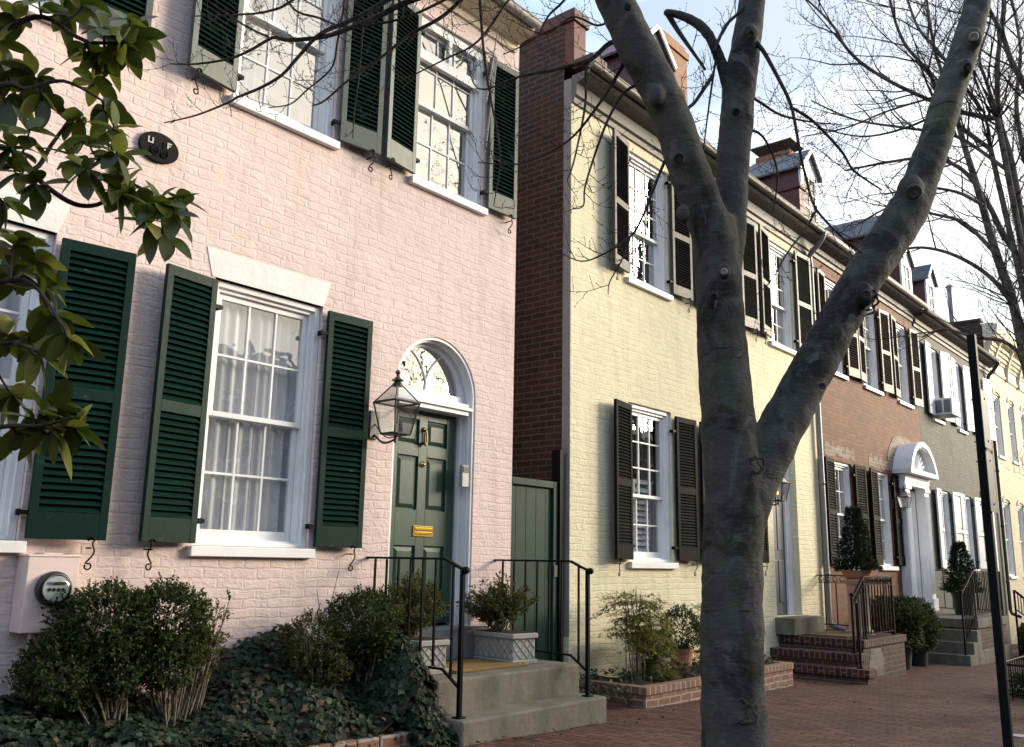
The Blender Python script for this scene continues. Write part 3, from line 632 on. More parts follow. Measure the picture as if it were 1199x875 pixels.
# meter, plaque, wall lantern
T = thing("electric_meter", "pink painted metal meter box with round glass electric meter beside the shrubs", "electric meter", (2.5, 0, .95))
b = MB(); b.box(2.32, 2.63, -.17, -.004, .93, 1.38); b.box(2.315, 2.635, -.175, -.004, 1.38, 1.395); b.box(2.42, 2.54, -.13, -.004, 1.395, 1.405); b.build("box", m_pink and paint("pink meter box paint", PINK, .5), T, bevel=.008)
AX = (Vector((1,0,0)), Vector((0,0,1)), Vector((0,-1,0)))
MB().lathe([(.092,0),(.105,.0),(.105,.03),(.095,.045),(.088,.045)], (2.48, -.17, 1.19), 28, 0, AX).build("rim", m_mdark, T, smooth=True)
b = MB(); b.lathe([(.001,.055),(.078,.055),(.078,.05),(.001,.05)], (2.48, -.17, 1.19), 24, 0, AX); b.build("dial", m_meterface, T)
b = MB(); b.box(2.425, 2.535, -.231, -.227, 1.215, 1.232)
for i in range(4): b.lathe([(.001,0),(.011,0),(.011,.003),(.001,.003)], (2.44+.027*i, -.226, 1.205-.02), 10, 0, AX)
b.build("dial_marks", m_mdark, T)
b = MB(); b.lathe([(.090,.03),(.088,.075),(.078,.098),(.05,.108),(.001,.111)], (2.48, -.17, 1.19), 28, 0, AX); b.build("glass_cover", m_lampglass, T, smooth=True)
MB().tube([(2.44, -.07, .93), (2.44, -.07, .3)], .03, 10).build("conduit", paint("pink conduit paint", sc(PINK, .8), .5), T)
T = thing("fire_plaque", "small dark oval cast iron fire insurance plaque with raised letters on the pink wall", "plaque", (2.93, 0, 4.335))
b = MB(); Nn = 36; b.prism([(2.93+.155*math.cos(2*math.pi*k/Nn), 4.335+.115*math.sin(2*math.pi*k/Nn)) for k in range(Nn)], -.03, -.004); b.build("plate", m_plate, T, bevel=.006)
b = MB(); b.box(2.835,2.845,-.036,-.03,4.345,4.392); b.box(2.868,2.878,-.036,-.03,4.345,4.392); b.box(2.845,2.868,-.036,-.03,4.345,4.355); b.build("letter", m_letter, T); b = MB()
b.box(2.985,2.996,-.036,-.03,4.345,4.392); b.box(2.996,3.020,-.036,-.03,4.382,4.392); b.box(2.996,3.012,-.036,-.03,4.363,4.372); b.build("letter", m_letter, T)
b = MB()
for xx in (2.895, 2.968):
    b.tube([(xx+.030*math.cos(R(q)), -.036, 4.295+.030*math.sin(R(q))) for q in range(0, 361, 20)], .006, 6)
    for q in range(0, 180, 45): b.tube([(xx+.028*math.cos(R(q)), -.034, 4.295+.028*math.sin(R(q))), (xx-.028*math.cos(R(q)), -.034, 4.295-.028*math.sin(R(q)))], .003, 4)
b.box(2.86, 3.0, -.036, -.03, 4.305, 4.325); b.box(2.888, 2.908, -.038, -.03, 4.325, 4.375); b.box(2.955, 2.962, -.038, -.03, 4.325, 4.385); b.box(2.92, 2.945, -.036, -.03, 4.325, 4.345); b.build("engine_relief", m_plate, T)

def lantern(name, label, c, s, group=None, lit=False, bracket=True, dark=m_lead):
    """four-sided tapered wall lantern; c = centre of the glass body, wall at y=0"""
    cx, cy, cz = c; T = thing(name, label, "wall lantern", (cx, 0, cz), group)
    tw, bw, h, rh = .155*s, .10*s, .30*s, .17*s
    f = MB(); tp = [(cx+a*tw, cy+b_*tw, cz+h/2) for a, b_ in ((-1,-1),(1,-1),(1,1),(-1,1))]; bt = [(cx+a*bw, cy+b_*bw, cz-h/2) for a, b_ in ((-1,-1),(1,-1),(1,1),(-1,1))]; ap = [(cx+a*.035*s, cy+b_*.035*s, cz+h/2+rh) for a, b_ in ((-1,-1),(1,-1),(1,1),(-1,1))]
    for k in range(4):
        f.tube([bt[k], tp[k]], .008*s, 6); f.tube([tp[k], ap[k]], .007*s, 6); f.tube([bt[k], bt[(k+1) % 4]], .010*s, 6); f.tube([tp[k], tp[(k+1) % 4]], .011*s, 6)
    f.lathe([(.050*s,0),(.052*s,.02*s),(.030*s,.05*s),(.062*s,.058*s),(.030*s,.085*s),(.014*s,.10*s),(.014*s,.115*s),(.026*s,.135*s),(.020*s,.155*s),(.001,.17*s)], (cx, cy, cz+h/2+rh-.01), 14)
    f.box(cx-bw*.9, cx+bw*.9, cy-bw*.9, cy+bw*.9, cz-h/2-.012*s, cz-h/2+.004*s); f.build("frame", dark, T)
    g = MB()
    for k in range(4): g.quad(bt[k], bt[(k+1) % 4], tp[(k+1) % 4], tp[k]); g.quad(tp[k], tp[(k+1) % 4], ap[(k+1) % 4], ap[k])
    g.build("glass", m_lampglass, T)
    b = MB(); b.tube(smooth_path([(cx, cy, cz-h/2), (cx, cy+.01, cz-h/2-.05*s), (cx, cy*.5, cz-h/2-.07*s), (cx, -.02, cz-h/2+.02*s)], 5), .011*s, 8); b.tube(smooth_path([(cx, cy+.02, cz-h/2-.03*s), (cx, cy*.55, cz-h/2-.01*s), (cx, -.02, cz-.02*s)], 5), .006*s, 6)
    b.box(cx-.055*s, cx+.055*s, -.03, -.003, cz-h/2-.02*s, cz+.10*s); b.tube([(cx, cy, cz-h/2), (cx, cy, cz-h/2-.085*s)], .013*s, 8); b.build("bracket", dark, T)
    c2 = MB(); c2.tube([(cx, cy, cz-h/2), (cx, cy, cz-h/2+.10*s)], .012*s, 8); c2.build("burner", m_letter, T)
    if lit:
        fm = NM("gas flame"); fm.fin((1, .4, .1), .5); fm.b.inputs['Emission Color'].default_value = (1, .28, .05, 1); fm.b.inputs['Emission Strength'].default_value = 9
        q = MB(); q.lathe([(.001,0),(.014*s,.014*s),(.010*s,.035*s),(.001,.06*s)], (cx, cy, cz-h/2+.10*s), 8); q.build("flame", fm.m, T, smooth=True)
    return T
lantern("wall_lantern", "large four-sided unlit glass lantern bracketed beside the arched green door", (5.12, -.30, 2.585), .90)
lantern("wall_lantern", "four-sided lantern with a small lit gas flame on the yellow wall behind the tree", (12.87, -.24, 2.50), .88, lit=True)

# ================================================================== passage gate
T = thing("passage_gate", "tall dark green wooden gate closing the passage between the pink and yellow houses", "gate", (7.45, .1, .0))
b = MB()
for i in range(5): b.box(7.03+.167*i, 7.03+.167*i+.164, .10, .13, .12, 2.24)
b.build("board", m_gate, T, bevel=.003)
b = MB(); ring(b, 7.02, 7.87, .1, 2.27, .075, .065, .10, .12); b.build("frame", m_gate, T, bevel=.006)
MB().box(7.875, 7.945, .04, .16, -.2, 2.63).build("post", m_iron, T, bevel=.004)
MB().box(7.80, 7.86, .055, .064, 1.25, 1.37).build("latch", m_lead, T)
# ================================================================== the yellow house
H2 = thing("yellow_house", "pale yellow painted brick house with black shutters, taupe cornice and bare brick side wall", "house", (8.0, 0, 0))
YX0, YX1 = 8.0, 15.06
YW1 = [(9.19, 10.21, 1.425, 3.36), (11.27, 12.28, 1.425, 3.36)]
YW2 = [(9.19, 10.21, 4.96, 6.74), (11.27, 12.28, 4.96, 6.74), (13.35, 14.36, 4.96, 6.74)]
YD = (13.2, 14.12, .66, 3.62)
w = MB(); front_wall(w, YX0, YX1, -1.4, 7.2, YW1+YW2+[YD])
w.quad((YX1,0,7.2),(YX1,0,-1.4),(YX1,8,-1.4),(YX1,8,7.2)); w.build("wall", m_yel, H2)
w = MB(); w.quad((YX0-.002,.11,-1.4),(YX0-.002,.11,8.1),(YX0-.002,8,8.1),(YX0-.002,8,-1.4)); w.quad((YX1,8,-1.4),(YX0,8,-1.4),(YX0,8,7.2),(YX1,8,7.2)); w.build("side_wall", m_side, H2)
MB().box(7.994, 8.0, 0.002, .11, -1.4, 7.2).build("corner_strip", stone("grey corner cement", (.30,.29,.27), (.24,.23,.21), 14, .4), H2)
MB().box(7.988, 8.006, -.004, .12, -1.4, .62).build("plinth_strip", m_yel, H2)
for h in YW1: window(H2, *h, 3, (3, 2), 'slats', meet=.42)
for h in YW2: window(H2, *h, 3, (3, 2), 'drape', meet=.42, glass=m_glass_hi)
bm_ = [m_black, m_black]; bt_ = [m_black, m_taupe]
shutter(H2, 9.17, -1, .47, 1.45, 3.31, R(10), bm_, pitch=.037, y=-.03); shutter(H2, 10.23, 1, .47, 1.45, 3.31, R(4), bm_, pitch=.037)
shutter(H2, 9.17, -1, .47, 4.99, 6.78, R(10), bt_, pitch=.037, y=-.03, botr=.14); shutter(H2, 10.23, 1, .47, 4.99, 6.78, R(4), bt_, pitch=.037, botr=.14)
shutter(H2, 13.33, -1, .50, 4.99, 6.78, R(9), bt_, pitch=.037, botr=.14); shutter(H2, 14.38, 1, .55, 4.99, 6.78, R(4), bt_, pitch=.037, botr=.14)
YE = (11.27, 12.28)
for (za, zb, mm) in ((1.45, 3.31, bm_), (4.99, 6.78, bt_)):
    shutter(H2, YE[0]-.02, -1, .45, za, zb, R(6), mm, pitch=.037); shutter(H2, YE[1]+.02, 1, .47, za, zb, R(5), mm, pitch=.037)
eave(H2, YX0+.01, YX1, 7.24, m_corn, m_gutter, .33, .36)
gable_roof(H2, YX0+.3, YX1-.28, -.22, 4.0, 8.2, 7.24, 9.6, m_roofred)
b = MB(); b.box(8.004, 8.26, -.03, 5.0, 7.36, 7.98); b.build("parapet", m_redpaint, H2, bevel=.01)
b = MB(); b.box(7.975, 8.30, -.06, 5.0, 7.98, 8.14); b.box(7.98, 8.29, -.33, -.032, 7.30, 7.42); b.build("parapet_cap", m_roofred, H2, bevel=.008)
b = MB(); b.box(14.80, 15.055, -.03, 5.0, 7.30, 8.10); b.box(14.77, 15.08, -.06, 5.0, 8.10, 8.20); b.build("parapet", m_redpaint, H2, bevel=.01)
dormer(H2, 10.10, 10.95, .35, 7.45, 8.86, 2.6, m_roofred, m_roofred)
chimney(H2, 14.75, 15.75, 2.7, 3.5, 7.4, 12.4, m_chim)
# door recess of the yellow house
b = MB(); ring(b, 13.203, 14.117, .662, 3.617, .10, .10, .20, 0); ring(b, 13.303, 14.017, .662, 3.50, .06, .13, .20, 0); b.box(13.30, 14.02, .09, .20, 2.93, 3.03); b.build("door_surround", m_white, H2, bevel=.005)
b = MB(); b.box(13.36, 13.96, .17, .21, .67, 2.93)
for za, zb in ((.85, 1.5), (1.65, 2.75)):
    for xa, xb in ((13.43, 13.63), (13.69, 13.89)): b.box(xa, xb, .160, .1695, za, zb)
b.build("door", paint("slate blue door paint", (.05, .065, .09), .35), H2, bevel=.004)
MB().quad((13.36, .18, 3.03), (13.96, .18, 3.03), (13.96, .18, 3.45), (13.36, .18, 3.45)).build("transom_pane", m_glass, H2)
lintel(H2, 13.13, 14.19, 3.62, 3.86, .05, m_lint)
MB().box(13.12, 14.25, -.30, .08, .412, .655).build("threshold", m_conc, H2, bevel=.008)
downspout(H2, 15.02, -.075, .40, 5.3, 7.28, m_pipe)

# ================================================================== the red house
H3 = thing("red_brick_house", "red brick house with dark shutters and white arched pediment over its door", "house", (15.07, 0, 0))
X0, X1 = 15.07, 21.05
RW1 = [(15.67, 16.63, 1.44, 3.27), (17.86, 18.74, 1.44, 3.27)]
RW2 = [(15.70, 16.62, 4.92, 6.72), (17.62, 18.56, 4.92, 6.72), (19.66, 20.56, 4.92, 6.72)]
RD = (19.36, 20.32, .62, 3.02)
w = MB(); front_wall(w, X0, X1, -1.4, 7.2, RW1+RW2+[RD]); w.quad((X1,0,7.2),(X1,0,-1.4),(X1,8,-1.4),(X1,8,7.2)); w.quad((X1,8,-1.4),(X0,8,-1.4),(X0,8,7.2),(X1,8,7.2)); w.build("wall", m_red, H3)
for h in RW1: window(H3, *h, 3, (2, 2), 'blind')
for h in RW2: window(H3, *h, 3, (2, 2), 'blind')
for h in RW1:
    shutter(H3, h[0]-.02, -1, .50, 1.46, 3.27, R(5), bm_, pitch=.045, dog=False); shutter(H3, h[1]+.02, 1, .45, 1.46, 3.27, R(5), bm_, pitch=.045, dog=False)
    P = [(h[0]-.28+(h[1]-h[0]+.5)*k/15, 3.31+.06*rnd.random()) for k in range(16)]+[(h[1]+.22-(h[1]-h[0]+.5)*k/15, 3.46+.15*rnd.random()) for k in range(16)]
    MB().prism(P, -.005, .01).build("bare_lintel", m_patch, H3)
for h in RW2: shutter(H3, h[0]-.02, -1, .46, 4.95, 6.70, R(6), bt_, pitch=.045, dog=False); shutter(H3, h[1]+.02, 1, .46, 4.95, 6.70, R(6), bt_, pitch=.045, dog=False)
eave(H3, X0, X1, 7.24, m_corn2, m_gutw, .33, .30)
gable_roof(H3, X0, X1, -.22, 4.0, 8.2, 7.24, 9.6, m_roofgrey)
dormer(H3, 15.80, 16.62, .32, 7.45, 9.02, 2.6, m_cheek, m_roofgrey)
dormer(H3, 20.10, 20.95, .40, 7.45, 8.95, 3.2, m_cheek, m_roofgrey, .5)
chimney(H3, 16.75, 17.3, .9, 1.7, 7.4, 9.9, m_chim, True); chimney(H3, 21.0, 21.6, 2.6, 3.3, 8.5, 10.9, m_cheek, True)
b = MB()
for xa, xb in ((19.06, 19.35), (20.33, 20.62)):
    b.box(xa-.02, xb+.02, -.22, -.003, .55, .80); b.box(xa, xb, -.19, -.003, .80, 3.0); b.box(xa-.03, xb+.03, -.22, -.003, 3.0, 3.08)
    for k in range(4): b.tube([(xa+.04+.07*k, -.192, .9), (xa+.04+.07*k, -.192, 2.92)], .018, 6)
for k, (za, zb) in enumerate(((3.08, 3.16), (3.16, 3.24), (3.24, 3.30))): b.box(19.04-.01*k, 20.64+.01*k, -.20-.015*k, -.003, za, zb)
b.box(18.92, 20.76, -.38, -.003, 3.30, 3.39); ring(b, 19.362, 20.318, .622, 3.018, .03, .002, .10, 0)
dd = b.build("door_surround", m_white, H3, bevel=.004)
b = MB(); N = 24; cx, hw, rise = 19.84, .90, .62; rr = (hw*hw+rise*rise)/(2*rise); cz = 3.39+rise-rr; A0 = math.asin(hw/rr)
P = [(cx+rr*math.sin(-A0+2*A0*k/N), cz+rr*math.cos(-A0+2*A0*k/N)) for k in range(N+1)]
Q = [(cx+(rr-.10)*math.sin(-A0+2*A0*k/N), max(3.39, cz+(rr-.10)*math.cos(-A0+2*A0*k/N))) for k in range(N+1)]
for k in range(N): b.prism([P[k], P[k+1], Q[k+1], Q[k]], -.38, -.003)
b.prism([(cx-hw+.02, 3.392)]+[(q[0], q[1]+.01) for q in Q[1:-1]]+[(cx+hw-.02, 3.392)], -.20, -.004)
for k in range(9):
    a = R(20+17.5*k); b.tube([(cx, -.215, 3.42), (cx+.48*math.cos(a), -.215, 3.42+.36*math.sin(a))], [.012, .035], 6)
for k in range(N): b.box(P[k][0]-.012, P[k][0]+.012, -.36, -.30, Q[k][1]-.045, Q[k][1]+.0) if k % 2 else None
b.build("pediment", m_white, dd)
P = [(cx-1.12, 3.36), (cx-1.16, 3.66), (cx-.98, 3.86), (cx-.72, 4.06), (cx-.35, 4.14), (cx+.1, 4.16), (cx+.5, 4.06), (cx+.9, 3.78), (cx+1.1, 3.5), (cx+1.05, 3.36)]
MB().prism(P, -.010, .01).build("stucco_patch", m_patch, H3)
b = MB(); b.box(19.40, 20.28, .10, .14, .63, 3.0)
for za, zb in ((.8, 1.5), (1.65, 2.3), (2.45, 2.85)):
    for xa, xb in ((19.48, 19.78), (19.88, 20.2)): b.box(xa, xb, .09, .0995, za, zb)
b.build("door", m_white, H3, bevel=.004)
lantern("wall_lantern", "small dark lantern hung by the white pediment door of the red house", (18.80, -.24, 2.70), .7)
# ================================================================== the grey house
H4 = thing("grey_brick_house", "dark grey painted brick house with white panelled shutters and two gabled dormers", "house", (21.06, 0, 0))
X0, X1 = 21.06, 27.66
GW1 = [(22.08, 22.96, 1.42, 3.20), (24.04, 24.90, 1.42, 3.20)]
GW2 = [(22.10, 22.90, 4.86, 6.62), (24.20, 24.90, 4.86, 6.62), (26.20, 26.90, 4.86, 6.62)]
GD = (26.0, 26.95, .62, 3.3)
w = MB(); front_wall(w, X0, X1, -1.6, 7.2, GW1+GW2+[GD]); w.quad((X1,0,7.2),(X1,0,-1.6),(X1,8,-1.4),(X1,8,7.2)); w.quad((X1,8,-1.4),(X0,8,-1.4),(X0,8,7.2),(X1,8,7.2)); w.build("wall", m_grey, H4)
for h in GW1+GW2: window(H4, *h, 3, (2, 2), 'blind')
ws = [m_teal, m_whsh]
for h in GW1: shutter(H4, h[0]-.02, -1, .48, h[2]+.02, h[3], R(4), ws, 'panel', dog=False); shutter(H4, h[1]+.02, 1, .46, h[2]+.02, h[3], R(9), ws, 'panel', dog=False)
for h in GW2: shutter(H4, h[0]-.02, -1, .50, h[2]+.05, h[3], R(4), ws, 'panel', dog=False); shutter(H4, h[1]+.02, 1, .50, h[2]+.05, h[3], R(9), ws, 'panel', dog=False)
eave(H4, X0, X1+.15, 7.16, m_corn2, m_corn2, .33, .30)
gable_roof(H4, X0, X1-.3, -.22, 4.0, 8.2, 7.18, 9.5, m_slate)
dormer(H4, 22.22, 22.98, .48, 7.45, 8.95, 2.6, m_cheek, m_slate); dormer(H4, 24.25, 25.0, .48, 7.45, 8.95, 2.6, m_cheek, m_slate)
MB().tube([(25.35, .62, 7.5), (25.35, .62, 9.45)], .035, 8).build("vent_pipe", m_corn2, H4)
b = MB(); b.tube([(28.0, .85, 8.0), (28.0, .85, 9.62)], .075, 12); b.lathe([(.09,0),(.09,.06),(.12,.08),(.05,.16)], (28.0, .85, 9.6), 12); b.build("flue", m_pipe, H4)
b = MB(); ring(b, 26.003, 26.947, .622, 3.297, .12, -.03, .12, 0); b.box(25.9, 27.05, -.10, .02, 3.30, 3.45); b.build("door_surround", m_white, H4, bevel=.005)
MB().box(26.12, 26.83, .08, .12, .63, 3.18).build("door", m_corn2, H4)
downspout(H4, 27.58, -.075, .2, 5.0, 7.2, m_lead)
T = thing("window_air_conditioner", "white window air conditioner jutting over a sill of the grey house", "air conditioner", (22.5, -.2, 4.95))
b = MB(); b.box(22.17, 22.83, -.42, .06, 4.93, 5.33); b.build("casing", m_acw, T, bevel=.012)
b = MB()
for i in range(9): b.box(22.21, 22.79, -.428, -.420, 4.97+.038*i, 4.99+.038*i)
b.build("grille", m_acg, T); b = MB()
for i in range(2): b.box(22.163, 22.169, -.38+.18*i, -.24+.18*i, 4.98, 5.28)
b.build("side_vent", m_acg, T)
# ================================================================== the cream house
H5 = thing("cream_house", "cream painted brick house with ornate bracketed cornice and tall arch-topped windows", "house", (27.67, 0, 0))
X0, X1 = 27.67, 40.0
CW = []; xs_ = [28.2+1.75*i for i in range(6)]
for x in xs_: CW += [(x, x+.82, 1.25, 3.30), (x, x+.82, 4.60, 6.40)]
w = MB(); front_wall(w, X0, X1, -1.8, 8.0, CW); w.quad((X1,8,-1.4),(X0,8,-1.4),(X0,8,8.0),(X1,8,8.0)); w.quad((X1,0,8.0),(X1,0,-1.8),(X1,8,-1.8),(X1,8,8.0)); w.build("wall", m_cream, H5)
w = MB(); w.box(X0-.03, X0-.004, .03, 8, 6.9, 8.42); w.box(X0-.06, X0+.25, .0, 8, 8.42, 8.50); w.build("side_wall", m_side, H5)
for i, h in enumerate(CW):
    window(H5, *h, 2, (2, 2), 'blind', meet=.5)
    if i < 8:
        xm = (h[0]+h[1])/2; hw = (h[1]-h[0])/2; pts = [(xm+(hw+.06)*math.cos(R(180-q)), h[3]-.02+.22*math.sin(R(q))) for q in range(0, 181, 15)]; pts2 = [(xm+(hw-.0)*math.cos(R(q)), h[3]-.03+.11*math.sin(R(q))) for q in range(0, 181, 15)]
        MB().prism(pts+pts2, -.03, .0-.002).build("hood_mould", m_cream, H5)
b = MB(); b.prism([(0, 7.05), (-.03, 7.05), (-.05, 7.12), (-.02, 7.15), (-.02, 7.85), (-.28, 7.95), (-.36, 8.08), (-.40, 8.22), (-.40, 8.28), (0, 8.34)], X0, X1, 0, 'yz')
cc = b.build("cornice", m_corncream, H5)
for k in range(76):
    x = X0+.12+.16*k; q = MB(); q.prism([(-.0205, 7.40), (-.06, 7.40), (-.06, 7.50), (-.11, 7.50), (-.11, 7.61), (-.16, 7.61), (-.16, 7.72), (-.21, 7.72), (-.21, 7.83), (-.0205, 7.83)], x, x+.075, 0, 'yz'); q.build("dentil", m_corncream, cc)
for i in range(8):
    x = X0+.75+1.55*i; b = MB(); b.prism([(-.02, 7.0), (-.09, 7.02), (-.10, 7.25), (-.16, 7.55), (-.26, 7.80), (-.34, 7.93), (-.02, 7.9)], x, x+.13, 0, 'yz'); b.build("bracket", m_corncream, cc, bevel=.006)
MB().quad((X0, -.3, 8.33), (X1, -.3, 8.33), (X1, 8, 8.5), (X0, 8, 8.5)).build("roof", m_roofgrey, H5)
# ================================================================== stoops, rails, pots
def rail(name, label, top, bot, posts, bals, mat, r=.016, group=None, frieze=False, knob=None, flat=.02):
    """top/bot: polylines; posts: list of (p0, p1); bals: list of (p0, p1)"""
    T = thing(name, label, "handrail", tuple(Vector(posts[0][0])), group)
    b = MB()
    for i in range(len(top)-1):
        p, q = Vector(top[i]), Vector(top[i+1]); A = (q-p).normalized(); B = A.cross(Vector((0,0,1))).normalized(); b.obox((p+q)/2, (A, B, A.cross(B)), ((q-p).length/2+.004, flat, .009))
    if knob: b.blob(knob, (.034, .034, .03), 8)
    b.build("top_rail", mat, T, bevel=.003)
    b = MB()
    for i in range(len(bot)-1):
        p, q = Vector(bot[i]), Vector(bot[i+1]); A = (q-p).normalized(); B = A.cross(Vector((0,0,1))).normalized(); b.obox((p+q)/2, (A, B, A.cross(B)), ((q-p).length/2+.003, .012, .008))
    b.build("bottom_rail", mat, T)
    for p, q in posts:
        p, q = Vector(p), Vector(q); b = MB(); b.box(p.x-r, p.x+r, p.y-r, p.y+r, p.z, q.z); b.box(p.x-r*2.4, p.x+r*2.4, p.y-r*2.4, p.y+r*2.4, p.z, p.z+.012); b.build("post", mat, T, bevel=.002)
    for p, q in bals:
        b = MB(); p, q = Vector(p), Vector(q); h = r*.5
        b.box(p.x-h, p.x+h, p.y-h, p.y+h, p.z, q.z); b.build("baluster", mat, T)
    if frieze:
        b = MB()
        for i in range(len(top)-1):
            p, q = Vector(top[i]), Vector(top[i+1]); L = (q-p).length; A = (q-p)/L; n = max(1, int(L/.11)); Z = Vector((0,0,1))
            b.obox((p+q)/2-Z*.115, (A, A.cross(Z).normalized(), A.cross(A.cross(Z)).normalized()), (L/2, .010, .006))
            for k in range(n):
                c = p+A*(L*(k+.5)/n)-Z*.058
                b.tube([c+A*(.042*math.cos(R(t)))+Z*(.042*math.sin(R(t))) for t in range(0, 361, 40)], .006, 5)
                b.tube([c-A*.03-Z*.045, c+Z*.02, c+A*.03-Z*.045], .005, 4)
        b.build("frieze", mat, T)
    return T
def lerp(a, b, t): return Vector(a).lerp(Vector(b), t)

T = thing("concrete_stoop", "weathered two-step concrete stoop in front of the arched green door", "stoop", (6.0, -.6, 0))
MB().box(5.10, 6.93, -.925, -.002, -.3, .50).build("landing", m_conc, T, bevel=.018)
MB().prism([(5.05,-1.245),(6.915,-1.235),(6.945,-.928),(5.06,-.928)], -.3, .25, 0, 'xy').build("step", m_conc, T, bevel=.018)
for nm, X, lab in (("a", 5.14, "black iron handrail on the ivy side of the concrete stoop"), ("b", 6.78, "black iron handrail on the gate side of the concrete stoop")):
    ys = [-.10-.145*i for i in range(6)]
    bals = [((X, y, .60), (X, y, 1.405)) for y in ys]+[((X, -1.02, .525), (X, -1.02, 1.375))]
    rail("handrail", lab, [(X, -.004, 1.415), (X, -.93, 1.415), (X, -1.06, 1.36), (X, -1.14, 1.335)], [(X, -.004, .60), (X, -.93, .585), (X, -1.12, .46)], [((X, -1.12, .25), (X, -1.12, 1.335))], bals, m_iron, knob=(X, -1.15, 1.33))
tag(MB().box(5.52, 6.44, -.72, -.14, .501, .526).build("doormat", m_coir, bevel=.006, loc=(6, -.4, .5)), "tan coir doormat lying on the concrete stoop between two stone planters", "doormat")

def trough(label, c, ang, L=.68, Wd=.30, Hh=.27):
    T = thing("stone_planter", label, "planter", tuple(c), "stone planters on the concrete stoop"); A = Vector((math.sin(ang), math.cos(ang), 0)); B = Vector((math.cos(ang), -math.sin(ang), 0)); Z = Vector((0,0,1)); c = Vector(c)
    b = MB(); b.obox(c+Z*.02, (B, A, Z), (Wd/2+.008, L/2+.008, .02)); b.obox(c+Z*Hh*.5, (B, A, Z), (Wd/2-.01, L/2-.01, Hh*.5-.04)); b.obox(c+Z*(Hh-.025), (B, A, Z), (Wd/2+.012, L/2+.012, .022)); b.build("body", m_trough, T, bevel=.008)
    b = MB()
    for sgn in (-1, 1):
        for (U, N, ll, dd) in ((A, B, L, Wd/2-.008), (B, A, Wd, L/2-.008)):
            n = max(2, int(ll/.085)); hh = Hh-.10
            for k in range(n):
                u0 = -ll/2+.02+(ll-.04)*k/n; u1 = u0+(ll-.04)/n
                for q in (0, 1):
                    for half in (0, 1):
                        za, zb = .05+hh*half/2, .05+hh*(half+1)/2
                        if q: za, zb = zb, za
                        b.tube([c+N*sgn*dd+U*u0+Z*za, c+N*sgn*dd+U*u1+Z*zb], .006, 4, 0, False)
    b.build("lattice_relief", m_trough, T)
    b = MB(); b.obox(c+Z*(Hh-.012), (B, A, Z), (Wd/2-.02, L/2-.02, .014)); b.build("soil", m_soil, T)
    return T
trough("pale cast stone planter holding a spreading olive shrub, beside the gate side rail", (6.52, -.30, .501), R(6)); trough("pale cast stone planter behind the ivy side rail of the stoop", (5.36, -.30, .501), R(4))

# ---- planted bed of the yellow house
T = thing("brick_planter_bed", "low brick-edged planting bed along the foot of the yellow house", "planting bed", (9.7, -.5, 0))
b = MB(); b.box(8.0, 11.5, -.95, -.85, -.25, .12); b.box(8.0, 8.10, -.848, -.01, -.25, .12); b.box(11.4, 11.5, -.848, -.01, -.25, .12); b.build("edging", m_bed, T)
b = MB(); b.box(7.99, 11.51, -.965, -.845, .121, .20); b.box(7.99, 8.11, -.843, -.01, .121, .20); b.box(11.39, 11.51, -.843, -.01, .121, .20); b.build("capping", m_rowlock2, T, bevel=.006)
b = MB(); nx, ny = 40, 12
g = [(8.1+3.3*i/nx, -.86+.85*j/ny, .15+.05*math.sin(i*.5)*math.sin(j*.6)+.03*rnd.random()) for j in range(ny+1) for i in range(nx+1)]
b.add(g, [(j*(nx+1)+i, j*(nx+1)+i+1, (j+1)*(nx+1)+i+1, (j+1)*(nx+1)+i) for j in range(ny) for i in range(nx)]); b.build("mulch", m_soil, T, smooth=True)
# ---- ivy bed of the pink house
b = MB(); x = .4
while x < 5.0:
    a = min(x+.205, 5.04); dz = .01*rnd.random(); b.box(x, a-.012, -.98, -.88, -.1, .185+dz-.012*(x-4)); x = a
T = thing("bed_edging", "row of half-buried bricks edging the ivy bed below the pink house", "brick edging", (3, -.93, .1))
b.build("bricks", m_bed, T, bevel=.008)
o = MB(); nx, ny = 60, 14
def ivy_h(x, y):
    t = max(0, min(1, (y+.95)/.85)); base = .20+.05*(5-x)
    m = .40*max(0, 1-((x-4.25)/.75)**2)+.20
    h = base+t*m+.05*math.sin(x*7+y*3)*math.sin(x*2.3-y*6)
    mound = .62*math.exp(-((x-4.93)/.28)**2-((y+.62)/.42)**2)
    return max(h, base+mound)
g = [(.4+4.68*i/nx, -.95+.94*j/ny, ivy_h(.4+4.68*i/nx, -.95+.94*j/ny)-.07) for j in range(ny+1) for i in range(nx+1)]
o.add(g, [(j*(nx+1)+i, j*(nx+1)+i+1, (j+1)*(nx+1)+i+1, (j+1)*(nx+1)+i) for j in range(ny) for i in range(nx)]); o = o.build("bed_soil", m_soil, smooth=True); o['kind'] = 'structure'

# ---- brick stoop of the yellow house
T = thing("brick_stoop", "dark red brick stoop with three steps at the side door of the yellow house", "stoop", (14, -.6, -.1))
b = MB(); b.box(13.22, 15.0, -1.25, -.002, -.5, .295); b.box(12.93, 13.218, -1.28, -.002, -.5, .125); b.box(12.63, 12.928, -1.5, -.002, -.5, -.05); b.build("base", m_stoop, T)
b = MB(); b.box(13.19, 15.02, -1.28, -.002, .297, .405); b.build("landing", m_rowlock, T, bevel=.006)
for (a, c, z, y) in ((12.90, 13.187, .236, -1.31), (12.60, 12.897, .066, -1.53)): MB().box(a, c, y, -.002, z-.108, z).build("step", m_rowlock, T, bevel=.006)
b = MB(); b.prism([(13.35, -.10), (13.95, -.12), (14.05, .08), (13.9, .26), (13.5, .28), (13.42, .1)], -1.255, -1.249); b.build("whitewash_remnant", brick("whitewashed brick", (.22,.20,.18), (.13,.105,.09), (.20,.185,.165), ms=.009), T)
